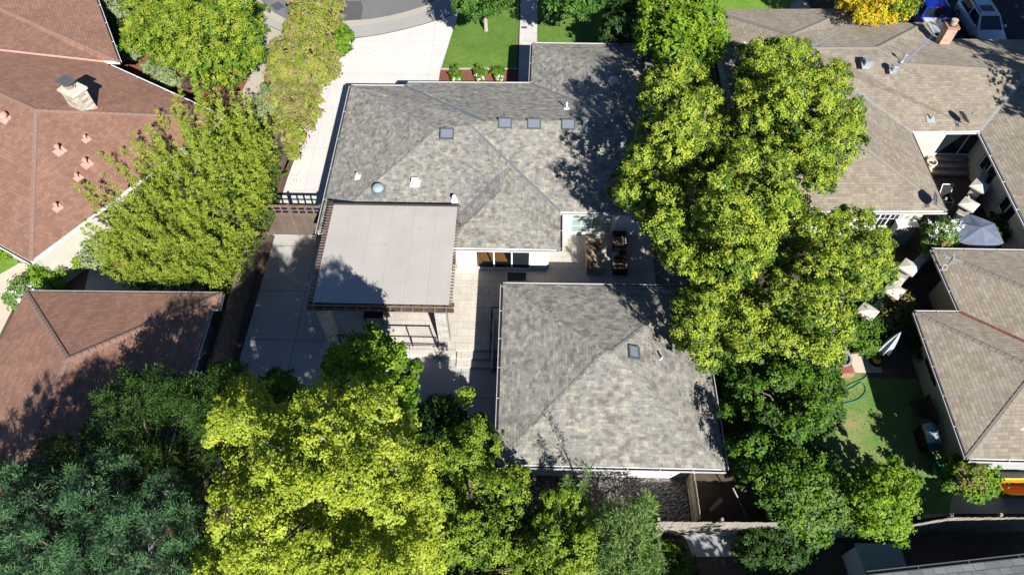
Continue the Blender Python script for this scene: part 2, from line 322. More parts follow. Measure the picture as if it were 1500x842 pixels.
# ------------------------------------------------------------------ mesh builder
class MB:
    def __init__(s): s.v = []; s.f = []; s.mi = []; s.cur = 0; s.sm = []; s.smooth = False
    def mat(s, i): s.cur = i; return s
    def add(s, vs, fs):
        o = len(s.v); s.v.extend([tuple(map(float, p)) for p in vs])
        for f in fs: s.f.append(tuple(o + i for i in f)); s.mi.append(s.cur); s.sm.append(s.smooth)
        return s
    def box(s, c, size, rz=0.0):
        hx, hy, hz = size[0] / 2, size[1] / 2, size[2] / 2; ca, sa = math.cos(rz), math.sin(rz)
        vs = []
        for dz in (-hz, hz):
            for dx, dy in ((-hx, -hy), (hx, -hy), (hx, hy), (-hx, hy)):
                vs.append((c[0] + dx * ca - dy * sa, c[1] + dx * sa + dy * ca, c[2] + dz))
        return s.add(vs, [(0, 3, 2, 1), (4, 5, 6, 7), (0, 1, 5, 4), (1, 2, 6, 5), (2, 3, 7, 6), (3, 0, 4, 7)])
    def bx(s, x0, x1, y0, y1, z0, z1):
        return s.box(((x0 + x1) / 2, (y0 + y1) / 2, (z0 + z1) / 2), (abs(x1 - x0), abs(y1 - y0), abs(z1 - z0)))
    def bar(s, p, q, w, h, lift=0.0):
        """square bar from p to q, width w across, height h (top at lift+h)"""
        p = Vector(p); q = Vector(q); d = (q - p).normalized()
        up = Vector((0, 0, 1)) if abs(d.z) < 0.98 else Vector((0, 1, 0))
        sd = d.cross(up).normalized(); n = sd.cross(d).normalized()
        vs = []
        for e in (p, q):
            for a, b in ((-1, 0), (1, 0), (1, 1), (-1, 1)):
                vs.append(e + sd * (a * w / 2) + n * (lift + b * h))
        return s.add(vs, [(0, 1, 2, 3), (7, 6, 5, 4), (0, 4, 5, 1), (1, 5, 6, 2), (2, 6, 7, 3), (3, 7, 4, 0)])
    def tube(s, pts, rads, n=8, cap=True):
        rings = []; o = len(s.v)
        pts = [Vector(p) for p in pts]
        for i, p in enumerate(pts):
            d = (pts[min(i + 1, len(pts) - 1)] - pts[max(i - 1, 0)]).normalized()
            up = Vector((0, 0, 1)) if abs(d.z) < 0.95 else Vector((1, 0, 0))
            a = d.cross(up).normalized(); b = d.cross(a).normalized()
            r = rads[i] if isinstance(rads, (list, tuple)) else rads
            rings.append([p + a * (r * math.cos(2 * math.pi * k / n)) + b * (r * math.sin(2 * math.pi * k / n)) for k in range(n)])
        vs = [q for r in rings for q in r]; fs = []
        for i in range(len(rings) - 1):
            for k in range(n):
                fs.append((i * n + k, (i + 1) * n + k, (i + 1) * n + (k + 1) % n, i * n + (k + 1) % n))
        if cap:
            fs.append(tuple(range(n))); fs.append(tuple((len(rings) - 1) * n + k for k in reversed(range(n))))
        return s.add(vs, fs)
    def cyl(s, base, r0, r1, h, n=16): return s.tube([base, (base[0], base[1], base[2] + h)], [r0, r1], n)
    def lathe(s, c, prof, n=20):
        """prof: (radius, z) from bottom to top"""
        vs = []; fs = []
        for r, z in prof:
            for k in range(n):
                a = 2 * math.pi * k / n; vs.append((c[0] + r * math.cos(a), c[1] + r * math.sin(a), c[2] + z))
        for i in range(len(prof) - 1):
            for k in range(n): fs.append((i * n + k, i * n + (k + 1) % n, (i + 1) * n + (k + 1) % n, (i + 1) * n + k))
        fs.append(tuple(reversed(range(n)))); fs.append(tuple((len(prof) - 1) * n + k for k in range(n)))
        return s.add(vs, fs)
    def prism(s, poly, z0, z1):
        n = len(poly); a = sum(poly[i][0] * poly[(i + 1) % n][1] - poly[(i + 1) % n][0] * poly[i][1] for i in range(n))
        if a < 0: poly = poly[::-1]
        vs = [(p[0], p[1], z0) for p in poly] + [(p[0], p[1], z1) for p in poly]
        fs = [tuple(reversed(range(n))), tuple(range(n, 2 * n))] + [(i, (i + 1) % n, n + (i + 1) % n, n + i) for i in range(n)]
        return s.add(vs, fs)
    def sheet(s, poly, z):
        n = len(poly); a = sum(poly[i][0] * poly[(i + 1) % n][1] - poly[(i + 1) % n][0] * poly[i][1] for i in range(n))
        if a < 0: poly = poly[::-1]
        return s.add([(p[0], p[1], z) for p in poly], [tuple(range(n))])
    def build(s, name, mats, parent=None, smooth=False, origin=None):
        if isinstance(mats, str): mats = [mats]
        L = Vector((0, 0, 0))
        if parent is not None:
            o = parent
            while o is not None: L = L + Vector(o.location); o = o.parent
        elif origin is not None: L = Vector(origin)
        elif s.v:
            a = np.array(s.v); L = Vector(((a[:, 0].min() + a[:, 0].max()) / 2, (a[:, 1].min() + a[:, 1].max()) / 2, a[:, 2].min()))
        me = bpy.data.meshes.new(name)
        me.from_pydata([(p[0] - L.x, p[1] - L.y, p[2] - L.z) for p in s.v], [], s.f)
        for m in mats: me.materials.append(MATS[m])
        me.polygons.foreach_set('material_index', s.mi)
        me.polygons.foreach_set('use_smooth', [bool(x or smooth) for x in s.sm])
        me.update()
        uvl = me.uv_layers.new(name='UVMap'); data = np.zeros((len(me.loops), 2), dtype=np.float32)
        for p in me.polygons:
            nrm = p.normal
            if abs(nrm.z) > 0.9995: h = Vector((1, 0, 0)); t = Vector((0, 1, 0))
            else:
                h = Vector((0, 0, 1)).cross(nrm).normalized(); t = nrm.cross(h).normalized()
                if t.z < 0: t = -t
            for li in p.loop_indices:
                w = s.v[me.loops[li].vertex_index]
                data[li] = (w[0] * h.x + w[1] * h.y + w[2] * h.z, w[0] * t.x + w[1] * t.y + w[2] * t.z)
        uvl.data.foreach_set('uv', data.ravel())
        ob = bpy.data.objects.new(name, me); COL.objects.link(ob)
        if parent is not None: ob.parent = parent
        else: ob.location = L
        return ob

def tag(o, label, cat, group=None, kind=None):
    o['label'] = label; o['category'] = cat
    if group: o['group'] = group
    if kind: o['kind'] = kind
    return o

def thing(name, label, cat, loc=(0, 0, 0), group=None):
    o = bpy.data.objects.new(name, None); o.empty_display_size = 0.3; COL.objects.link(o); o.location = loc
    return tag(o, label, cat, group)

def struct(o):
    o['kind'] = 'structure'; return o

def dup(root, loc, rz=0.0, label=None):
    r = root.copy(); COL.objects.link(r); r.location = loc; r.rotation_euler = (0, 0, rz)
    if label: r['label'] = label
    for ch in root.children:
        c = ch.copy(); COL.objects.link(c); c.parent = r
        for g in ch.children:
            d = g.copy(); COL.objects.link(d); d.parent = c
    return r
# ------------------------------------------------------------------ ground and paving (the setting)
def sheet(name, mat, pts, z, world=False):
    m = MB(); m.sheet([p if world else xy(*p) for p in pts], z)
    return struct(m.build(name, mat))

def slab(name, mat, pts, z0, z1, world=False):
    m = MB(); m.prism([p if world else xy(p[0], p[1], z1) for p in pts], z0, z1)
    return struct(m.build(name, mat))

g = MB(); g.sheet([(-600, -600), (600, -600), (600, 600), (-600, 600)], -0.03); struct(g.build('ground', 'dirt', origin=(0, 0, -0.03)))

def arc_band(name, mat, pts_lo, pts_hi, z): return sheet(name, mat, pts_lo + pts_hi[::-1], z)
# street: cul-de-sac bulb seen at the top of the picture
LO = [(372, -14), (384, 4), (402, 20), (425, 32), (455, 37), (495, 32), (520, 31), (545, 29), (572, 24), (600, 17), (625, 9), (641, 0), (655, -14)]
sheet('street', 'asphalt', LO + [(1500, -520), (-300, -520)], 0.000)
GUT = [(360, -10), (374, 10), (394, 27), (420, 40), (455, 45), (495, 41), (525, 39), (552, 36), (582, 30), (610, 23), (636, 14), (655, 4), (668, -8)]
APR = [(352, -4), (366, 16), (388, 36), (416, 48), (455, 53), (508, 57), (535, 55), (560, 51), (592, 44), (622, 36), (648, 28), (672, 18), (690, 4)]
def ribbon(name, mat, A, B, z0, z1):
    m = MB(); n = len(A)
    vs = [(*xy(*p), z1) for p in A] + [(*xy(*p), z1) for p in B] + [(*xy(*p), z0) for p in A]
    fs = [(i, n + i, n + i + 1, i + 1) for i in range(n - 1)] + [(i, i + 1, 2 * n + i + 1, 2 * n + i) for i in range(n - 1)]
    m.add(vs, fs); return struct(m.build(name, mat))
ribbon('kerb', 'gutter_concrete', LO, GUT, -0.01, 0.05)
ribbon('pavement', 'apron_concrete', GUT, APR, 0.02, 0.058)
sheet('asphalt_patch', 'asphalt_dark', [(495, 2), (529, 2), (532, 12), (529, 29), (495, 31)], 0.005)
mh = MB(); mh.prism([xy(396, 8), xy(408, 3), xy(418, 10), xy(405, 17)], 0.0, 0.012); tag(mh.build('drain_cover', 'grey_metal'), 'dark metal drain cover set in the street beside the kerb', 'drain cover')

drive_left = [(509, 58), (500, 84), (485, 108), (470, 132), (455, 165), (441, 200), (432, 232), (421, 262), (410, 297), (400, 345)]
sheet('driveway', 'concrete', drive_left + [(470, 345), (500, 200), (540, 160), (640, 135), (645, 104), (672, 18), (648, 28), (622, 36), (592, 44), (560, 51), (535, 55)], 0.012)
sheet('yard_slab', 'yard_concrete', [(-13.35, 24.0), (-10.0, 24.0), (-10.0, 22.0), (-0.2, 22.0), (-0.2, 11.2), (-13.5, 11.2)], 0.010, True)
sheet('side_strip', 'mulch', [(495, 80), (480, 108), (464, 132), (449, 165), (435, 200), (425, 235), (414, 262), (403, 297), (396, 297), (440, 190), (475, 110), (500, 70)], 0.006)
# front lawns, walk and bed
sheet('lawn', 'lawn', [(672, 18), (690, 4), (712, -150), (768, -150), (757, 103), (645, 103)], 0.010)
sheet('lawn', 'lawn', [(790, -150), (905, -150), (905, 90), (786, 110)], 0.010)
sheet('planting_bed', 'mulch', [(645, 102), (758, 102), (758, 140), (640, 140)], 0.016)
slab('front_walk', 'walk_stone', [(759, 125), (767, -150), (789, -150), (786, 125)], 0.0, 0.05)
kb = MB()
for a, b in (((645, 102), (700, 101.5)), ((700, 101.5), (758, 102))): kb.bar(at(*a, 0.0), at(*b, 0.0), 0.10, 0.07)
struct(kb.build('bed_kerb', 'gutter_concrete'))
vb = MB(); vb.prism([xy(764, 40), xy(772, 40), xy(772, 43), xy(764, 43)], 0.045, 0.056)
tag(vb.build('valve_lid', 'grey_metal'), 'small dark utility lid set into the stone front walk', 'utility lid')
# neighbour's front (left) : mulch, path
sheet('front_mulch', 'mulch', [(170, 150), (165, 60), (185, -60), (372, -30), (366, 16), (385, 40), (395, 110), (350, 170), (300, 175)], 0.004)
sheet('side_path', 'path_gravel', [(366, 12), (388, 36), (420, 50), (402, 75), (390, 100), (385, 130), (372, 150), (352, 160), (346, 150), (362, 120), (372, 90), (380, 60), (372, 38), (358, 10)], 0.012)
sheet('garden_mulch', 'dirt', [(300, 150), (440, 150), (420, 260), (396, 345), (340, 345), (290, 260)], 0.003)
sheet('entry_path', 'tan_concrete', [(-40, 412), (28, 385), (48, 388), (46, 412), (30, 430), (0, 490), (-40, 560)], 0.012)
sheet('lawn', 'lawn_bright', [(-40, 380), (0, 368), (22, 376), (28, 386), (0, 402), (-40, 410)], 0.016)
sheet('side_walk', 'render_grey', [(132, 392), (300, 392), (300, 440), (120, 440)], 0.012)
sheet('side_mulch', 'mulch', [(112, 372), (180, 372), (180, 391), (112, 391)], 0.010)
# raised patio behind the main house
PZ = 0.35
slab('patio', 'patio_stone', [(-9.4, 21.9), (-9.4, 16.85), (-0.95, 16.85), (-0.95, 19.2), (6.9, 19.2), (6.9, 24.1), (1.3, 24.1), (1.3, 21.9)], 0.0, PZ, True)
st = MB(); st.bx(-3.0, -0.95, 16.45, 16.847, 0.0, 0.24); st.bx(-3.0, -0.95, 16.05, 16.447, 0.0, 0.12); struct(st.build('patio_steps', 'patio_stone'))
eb = MB(); eb.bx(-9.5, -3.05, 16.55, 16.847, 0.0, 0.37); struct(eb.build('patio_edge', 'patio_stone'))
slab('side_yard', 'render_grey', [(6.95, 24.0), (6.95, 19.2), (9.6, 19.2), (9.6, 24.0)], 0.0, 0.06, True)
# gravel yard behind the garage
gv = MB()
nx, ny = 90, 44
X = np.linspace(-0.2, 7.25, nx); Y = np.linspace(8.55, 10.95, ny)
hh = rng.random((ny, nx)) * 0.06
gv.add([(X[i], Y[j], 0.01 + hh[j, i]) for j in range(ny) for i in range(nx)],
       [(j * nx + i, j * nx + i + 1, (j + 1) * nx + i + 1, (j + 1) * nx + i) for j in range(ny - 1) for i in range(nx - 1)])
o = gv.build('river_gravel', 'river_stone', smooth=False); o['kind'] = 'stuff'; o['label'] = 'dark river pebbles spread behind the grey roofed garage'
# right neighbour: courtyard, terrace, lawn
sheet('courtyard_paving', 'court_brick', [(1180, 290), (1330, 170), (1500, 170), (1520, 420), (1360, 450), (1345, 560), (1210, 560), (1230, 500), (1260, 440)], 0.006)
sheet('terrace_deck', 'deck_board', [(1275, 312), (1400, 312), (1340, 372), (1262, 450), (1225, 400)], 0.012)
sheet('worn_lawn', 'lawn_worn', [(1130, 545), (1262, 545), (1262, 552), (1345, 556), (1400, 700), (1390, 752), (1130, 752)], 0.010)
sheet('terrace_slab', 'tan_concrete', [(1232, 520), (1290, 515), (1292, 546), (1232, 546)], 0.016)
sheet('lawn', 'lawn_bright', [(905, -150), (1160, -150), (1168, 25), (1020, 25)], 0.010)
sheet('front_drive', 'asphalt_black', [(1335, -60), (1640, -60), (1600, 80), (1352, 80)], 0.008)
pt = MB(); pt.prism([xy(1155, 16), xy(1159, 6), xy(1170, 1), xy(1182, 3), xy(1186, 10), xy(1190, 20), xy(1152, 22)], 0.0, 0.03); struct(pt.build('stone_path', 'path_gravel'))
sheet('bare_ground', 'path_gravel', [(1360, 700), (1440, 690), (1560, 690), (1560, 752), (1400, 752), (1350, 760)], 0.004)
sheet('back_path', 'render_grey', [(1000, 778), (1080, 778), (1085, 815), (1015, 815)], 0.006)

# ------------------------------------------------------------------ building helpers
def orient(V, f):
    n = Vector((0, 0, 0))
    P = [Vector(V[i]) for i in f]
    for i in range(len(P)): n += P[i].cross(P[(i + 1) % len(P)])
    return list(f) if n.z > 0 else list(reversed(f))

def make_roof(parent, V, faces, mats, th=0.16, name='roof'):
    names = list(V); idx = {k: i for i, k in enumerate(names)}; n = len(names)
    m = MB(); top = [tuple(V[k]) for k in names]; bot = [(p[0], p[1], p[2] - th) for p in top]
    F = [orient(V, f) for f in faces]; E = {}
    for f in F:
        for i in range(len(f)): E[(f[i], f[(i + 1) % len(f)])] = 1
    m.v = top + bot
    for f in F:
        m.f.append(tuple(idx[k] for k in f)); m.mi.append(0); m.sm.append(False)
        m.f.append(tuple(n + idx[k] for k in reversed(f))); m.mi.append(1); m.sm.append(False)
    for (a, b) in E:
        if (b, a) not in E:
            m.f.append((idx[a], n + idx[a], n + idx[b], idx[b])); m.mi.append(1); m.sm.append(False)
    ob = m.build(name, mats, parent)
    bpy.context.view_layer.update()
    return ob

def vcap(m, p, q, w, h0, h1):
    d = (q - p).normalized(); sd = d.cross(Vector((0, 0, 1))).normalized(); n = sd.cross(d).normalized(); vs = []
    for e, h in ((p, h0), (q, h1)):
        vs += [e + n * h, e + sd * (w / 2) + n * (h - w / 2 * 0.235), e + sd * (w / 2) - n * (w / 2 * 0.235 + 0.03), e - sd * (w / 2) - n * (w / 2 * 0.235 + 0.03), e - sd * (w / 2) + n * (h - w / 2 * 0.235)]
    fs = [(i, (i + 1) % 5, 5 + (i + 1) % 5, 5 + i) for i in range(5)] + [(4, 3, 2, 1, 0), (5, 6, 7, 8, 9)]
    m.add(vs, fs)

def caps(roof_ob, V, lines, mat, w=0.24, h=0.035, name='ridge_cap', gap=0.0):
    for a, b in lines:
        m = MB(); p = Vector(V[a] if isinstance(a, str) else a); q = Vector(V[b] if isinstance(b, str) else b)
        if gap:
            L = (q - p).length; k = max(1, int(L / gap))
            for i in range(k):
                t0 = p.lerp(q, i / k); t1 = p.lerp(q, (i + 0.93) / k)
                vcap(m, t0, t1, w, h + 0.006, h)
        elif name == 'ridge_cap': vcap(m, p, q, w, h, h)
        else: m.bar(p, q, w, h)
        m.build(name, mat, roof_ob)

def gutter(parent, p, q, mats=('gutter_trim', 'dark_gutter'), w=0.13, drop=0.10, lip=0.026, joints=2.4):
    """open trough along the eave p-q; the outside lies to the right of p->q"""
    p = Vector(p); q = Vector(q); d = (q - p).normalized(); o = Vector((d.y, -d.x, 0))
    z = Vector((0, 0, 1)); m = MB()
    def obar(a0, a1, z0, z1, mat):
        m.mat(mat); vs = []
        for e in (p, q):
            for a, b in ((a0, z0), (a1, z0), (a1, z1), (a0, z1)): vs.append(e + o * a + z * b)
        m.add(vs, [(3, 2, 1, 0), (4, 5, 6, 7), (0, 1, 5, 4), (1, 2, 6, 5), (2, 3, 7, 6), (3, 0, 4, 7)])
    obar(0.004, w - lip, -drop - 0.02, -drop + 0.01, 1)
    obar(w - lip, w, -drop - 0.02, -0.015, 0)
    L = (q - p).length; k = int(L / joints); m.mat(0)
    for i in range(1, k + 1):
        c = p.lerp(q, i / (k + 1)); a = c + o * 0.004 + z * -0.03; b = c + o * (w - lip) + z * -0.03
        m.bar(a, b, 0.035, 0.012)
    return m.build('gutter', list(mats), parent)

def wall_run(m, p, q, z0, z1, openings=(), th=0.16):
    """wall from p to q with openings (s0, s1, zb, zt) in metres along it"""
    p = Vector((*p, 0)); q = Vector((*q, 0)); L = (q - p).length; d = (q - p) / L; ang = math.atan2(d.y, d.x)
    def piece(s0, s1, a, b):
        if s1 - s0 < 0.01 or b - a < 0.01: return
        c = p + d * ((s0 + s1) / 2); m.box((c.x, c.y, (a + b) / 2), (s1 - s0, th, b - a), ang)
    s = 0
    for (s0, s1, zb, zt) in sorted(openings):
        piece(s, s0, z0, z1); piece(s0, s1, z0, zb); piece(s0, s1, zt, z1); s = s1
    piece(s, L, z0, z1)

def panel_door(parent, name, p, q, z0, z1, n, frame='white_trim', glass='clear_glass', fw=0.07, depth=0.06, off=0.0, mats=None, bars=(0, 0)):
    """framed row of n glazed panels between p and q (a part), each pane a sub-part"""
    p = Vector((*p, 0)); q = Vector((*q, 0)); L = (q - p).length; d = (q - p) / L; ang = math.atan2(d.y, d.x); nrm = Vector((d.y, -d.x, 0))
    m = MB()
    def piece(s0, s1, a, b, t=depth, lift=0.0):
        c = p + d * ((s0 + s1) / 2) + nrm * (off + lift); m.box((c.x, c.y, (a + b) / 2), (s1 - s0, t, b - a), ang)
    piece(0, L, z0, z0 + fw); piece(0, L, z1 - fw, z1)
    for i in range(n + 1):
        s = fw / 2 + (L - fw) * i / n; piece(s - fw / 2, s + fw / 2, z0 + fw, z1 - fw)
    w = (L - fw) / n
    for i in range(n):
        for k in range(1, bars[0] + 1):
            s = fw / 2 + w * i + w * k / (bars[0] + 1); piece(s - 0.012, s + 0.012, z0 + fw, z1 - fw, 0.04)
        for k in range(1, bars[1] + 1):
            zz = z0 + (z1 - z0) * k / (bars[1] + 1); piece(fw / 2 + w * i + fw / 2, fw / 2 + w * (i + 1) - fw / 2, zz - 0.012, zz + 0.012, 0.03)
    fr = m.build(name, frame, parent)
    for i in range(n):
        g_ = MB(); s0 = fw / 2 + w * i + fw / 2; s1 = s0 + w - fw
        c = p + d * ((s0 + s1) / 2) + nrm * off
        g_.box((c.x, c.y, (z0 + z1) / 2), (s1 - s0 - 0.004, 0.012, z1 - z0 - 2 * fw - 0.004), ang)
        g_.build('pane', (mats[i] if mats else glass), fr)
    return fr

def plane_hit(u, v, V, f):
    a, b, c = (Vector(V[k]) for k in f[:3]); n = (b - a).cross(c - a).normalized()
    if n.z < 0: n = -n
    d = Vector(ray(u, v)); t = (a - Vector(_C)).dot(n) / d.dot(n)
    return Vector(_C) + d * t, n

def oriented(m, c, n, size, lift0, lift1, hdir=None):
    """box lying on a slope: size along the eave and up the slope, from lift0 to lift1 above it"""
    h = Vector((0, 0, 1)).cross(n)
    h = h.normalized() if h.length > 1e-4 else Vector((1, 0, 0)); s = n.cross(h).normalized(); vs = []
    for l in (lift0, lift1):
        for a, b in ((-1, -1), (1, -1), (1, 1), (-1, 1)): vs.append(c + h * (a * size[0] / 2) + s * (b * size[1] / 2) + n * l)
    m.add(vs, [(0, 3, 2, 1), (4, 5, 6, 7), (0, 1, 5, 4), (1, 2, 6, 5), (2, 3, 7, 6), (3, 0, 4, 7)])

def skylight(roof_ob, u, v, V, f, size=(0.72, 0.62)):
    c, n = plane_hit(u, v, V, f); m = MB(); a, b = size
    h = Vector((0, 0, 1)).cross(n).normalized(); s = n.cross(h)
    for k in (-1, 1):
        oriented(m, c + h * (k * (a / 2 - 0.03)), n, (0.06, b), 0.0, 0.11)
        oriented(m, c + s * (k * (b / 2 - 0.03)), n, (a - 0.122, 0.06), 0.0, 0.11)
    m.mat(1); oriented(m, c, n, (a - 0.12, b - 0.12), 0.02, 0.075)
    return m.build('skylight', ['grey_metal', 'skylight_glass'], roof_ob)

def pipe(roof_ob, u, v, V, f, r=0.05, h=0.35, mat='white_trim', base=0.32, cap=False, name='vent_pipe'):
    c, n = plane_hit(u, v, V, f); m = MB()
    oriented(m, c, n, (base, base), 0.0, 0.02)
    m.tube([c, c + Vector((0, 0, h))], r, 10)
    if cap: m.cyl(c + Vector((0, 0, h - 0.02)), r * 2.0, r * 1.7, 0.1, 12)
    return m.build(name, mat, roof_ob)

def boxvent(roof_ob, u, v, V, f, size=0.34, h=0.22, mat='galvanised', name='roof_vent'):
    c, n = plane_hit(u, v, V, f); m = MB()
    oriented(m, c, n, (size * 1.5, size * 1.5), 0.0, 0.02); m.box(c + Vector((0, 0, h / 2 + 0.02)), (size * .85, size * .85, h)); m.box(c + Vector((0, 0, h + 0.05)), (size * 1.05, size * 1.05, 0.05))
    return m.build(name, mat, roof_ob)

# ------------------------------------------------------------------ main house
E2 = 2.8
house = thing('grey_roof_house', 'white walled house with the big grey mottled hip roof and four skylights', 'house', (-1, 28, 0))
V = dict(NW=(-10.05, 32.85, E2), N1=(-6.95, 32.88, E2), N2=(-6.80, 33.20, E2), VP=(0.36, 33.28, E2), PW=(0.45, 37.0, E2), PE=(9.0, 37.0, E2),
         SE=(9.0, 23.5, E2), IN=(1.93, 23.5, E2), WE=(1.87, 21.1, E2), WW=(-3.93, 21.1, E2), VB=(-3.93, 22.0, E2), SW=(-10.05, 21.9, E2),
         AW=at(640, 190, 4.42), A=at(688, 183, 4.38), B=at(711, 178, 4.45), RE=(4.55, 28.35, 4.45), PR=(4.7, 32.75, 4.2), V2=(4.66, 29.1, 4.2),
         J1=at(735, 253, 3.76), J2=at(735, 280, 3.75))
F = dict(W=['NW', 'SW', 'AW'], NB=['N1', 'NW', 'AW', 'A', 'B'], NT=['N1', 'B', 'N2'], N=['N2', 'B', 'RE', 'V2', 'VP'],
         SB=['SW', 'VB', 'J1', 'A', 'AW'], WWp=['VB', 'WW', 'J2', 'J1'], SH=['WW', 'WE', 'J2'], EW=['WE', 'IN', 'A', 'J1', 'J2'],
         S=['IN', 'SE', 'RE', 'B', 'A'], E=['SE', 'PE', 'PR', 'V2', 'RE'], PN=['PE', 'PW', 'PR'], PWp=['PW', 'VP', 'V2', 'PR'])
rf = make_roof(house, V, F.values(), ['grey_shingle', 'white_trim'])
MAIN_V, MAIN_F = V, F
caps(rf, V, [('N1', 'B'), ('IN', 'A'), ('VB', 'J1')], 'valley_metal', 0.15, 0.02, 'valley_flashing')
caps(rf, V, [('VP', 'V2')], 'valley_metal', 0.10, 0.012, 'valley_flashing')
caps(rf, V, [('AW', 'SW'), ('AW', 'A'), ('B', 'RE'), ('J2', 'WE'), ('J2', 'WW'), ('A', 'J1'), ('J1', 'J2'), ('AW', 'NW'), ('PW', 'PR')], 'grey_shingle', 0.24, 0.02)
for a, b in (('NW', 'SW'), ('WW', 'WE'), ('WE', 'IN'), ('IN', 'SE'), ('N1', 'NW'), ('VP', 'N2'), ('PW', 'VP'), ('PE', 'PW')): gutter(house, V[a], V[b])
for u, v in ((655, 197), (740, 181.5), (782.5, 182.5), (832.5, 183.5)): skylight(rf, u, v, V, F['S'] if u > 700 else F['SB'], (0.72, 0.60))
pipe(rf, 524, 260, V, F['W'], 0.05, 0.3); pipe(rf, 666, 296, V, F['SB'], 0.06, 0.35, cap=True); pipe(rf, 830, 159, V, F['N'], 0.05, 0.4)
c, n = plane_hit(555, 281, V, F['SB']); m = MB(); oriented(m, c, n, (0.75, 0.7), 0.0, 0.03)
m.lathe(c, [(0.30, -0.12), (0.30, 0.22), (0.33, 0.24), (0.33, 0.28)], 24); m.mat(1).lathe(c, [(0.29, 0.28), (0.25, 0.38), (0.15, 0.45), (0.02, 0.47)], 24); m.build('dome_skylight', ['valley_metal', 'dome_glass'], rf)
c, n = plane_hit(608, 269, V, F['SB']); m = MB(); oriented(m, c, n, (0.5, 0.4), 0.0, 0.02); m.box(c + Vector((0, 0.05, 0.12)), (0.34, 0.3, 0.24)); m.build('roof_vent', 'white_trim', rf)
c, n = plane_hit(856, 188, V, F['S']); m = MB(); oriented(m, c, n, (0.4, 0.4), 0.0, 0.02); m.tube([c, c + Vector((0, 0, 0.45)), c + Vector((0.03, -0.02, 0.6))], [0.1, 0.09, 0.05], 12); m.box(c + Vector((0.03, 0, 0.6)), (0.26, 0.2, 0.07)); m.build('flue', 'galvanised', rf)
c, n = plane_hit(898, 124, V, F['PWp']); m = MB(); m.lathe(c, [(0.18, -0.05), (0.2, 0.2), (0.28, 0.24), (0.26, 0.34), (0.1, 0.42), (0.02, 0.43)], 18); m.build('turbine_vent', 'galvanised', rf)
W = MB()
sdx0, sdx1 = at(697, 395, 0.42)[0], at(776.5, 395, 0.42)[0]
gdx0, gdx1 = at(834, 344, 0.42)[0], at(895, 344, 0.42)[0]
sw, me_ = 21.70, 24.1
wall_run(W, (-3.30, sw), (1.31, sw), 0, E2 - 0.1, [(sdx0 + 3.30, sdx1 + 3.30, PZ + 0.06, 2.12)])
wall_run(W, (1.31, sw + 0.08), (1.31, me_ - 0.08), 0, E2 - 0.1)
wall_run(W, (1.23, me_), (8.4, me_), 0, E2 - 0.1, [(gdx0 - 1.23, gdx1 - 1.23, PZ + 0.1, 2.15)])
wall_run(W, (8.4, me_ + 0.08), (8.4, 36.4), 0, E2 - 0.1); wall_run(W, (8.32, 36.4), (1.1, 36.4), 0, E2 - 0.1)
wall_run(W, (1.1, 36.32), (1.1, 32.6), 0, E2 - 0.1); wall_run(W, (1.02, 32.6), (-9.4, 32.6), 0, E2 - 0.1)
wall_run(W, (-9.4, 32.52), (-9.4, 22.5), 0, E2 - 0.1); wall_run(W, (-9.32, 22.5), (-3.30, 22.5), 0, E2 - 0.1); wall_run(W, (-3.30, 22.42), (-3.30, sw + 0.08), 0, E2 - 0.1)
W.build('wall', 'white_stucco', house)
fl = MB(); fl.bx(-3.2, 1.2, sw + 0.09, 25.2, 0.05, PZ + 0.05); fl.mat(1).bx(-3.2, 1.2, 25.2, 25.35, 0.05, E2 - 0.1)
fl.mat(2).bx(1.35, 8.3, me_ + 0.45, me_ + 0.5, 0.05, E2 - 0.1); fl.build('interior', ['oak_floor', 'cream_stucco', 'green_glass'], house)
panel_door(house, 'sliding_door', (sdx0, sw), (sdx1, sw), PZ + 0.06, 2.12, 3, mats=['clear_glass', 'clear_glass', 'window_glass'])
panel_door(house, 'glazed_door', (gdx0, me_), (gdx1, me_), PZ + 0.1, 2.15, 2, glass='green_glass', bars=(1, 2))
for u in (679, 786):
    lm = MB(); x = at(u, 372, 1.95)[0]; lm.box((x, sw - 0.12, 2.0), (0.08, 0.07, 0.14)); lm.build('wall_lamp', 'dark_gutter', house)

# door mat
dm = MB(); a = at(757, 407, PZ); dm.box((a[0], 21.2, PZ + 0.012), (0.95, 0.5, 0.02)); tag(dm.build('door_mat', 'black_metal'), 'black door mat on the patio before the three panel sliding door', 'door mat')

# ------------------------------------------------------------------ garage / back house with pyramid roof
gar = thing('pyramid_roof_garage', 'square white outbuilding with grey pyramid roof and white gutters', 'garage', (3.7, 14.65, 0))
V = dict(NW=(-0.83, 19.0, E2), NE=(8.24, 19.05, E2), SE=(8.24, 10.27, E2), SW=(-0.82, 10.27, E2), A=(3.55, 14.66, 4.26), B=(3.86, 14.66, 4.26))
F = dict(W=['NW', 'SW', 'A'], N=['NE', 'NW', 'A', 'B'], E=['SE', 'NE', 'B'], S=['SW', 'SE', 'B', 'A'])
rf = make_roof(gar, V, F.values(), ['grey_shingle', 'white_trim'])
caps(rf, V, [('NW', 'A'), ('SW', 'A'), ('NE', 'B'), ('A', 'B')], 'grey_shingle', 0.26, 0.015, gap=0.3)
caps(rf, V, [('SE', 'B')], 'grey_shingle', 0.2, 0.015)
for a, b in (('NW', 'SW'), ('SW', 'SE'), ('SE', 'NE'), ('NE', 'NW')): gutter(gar, V[a], V[b], joints=1.5)
skylight(rf, 928, 517, V, F['E'], (0.62, 0.5)); pipe(rf, 969, 525, V, F['E'], 0.05, 0.32, 'galvanised')
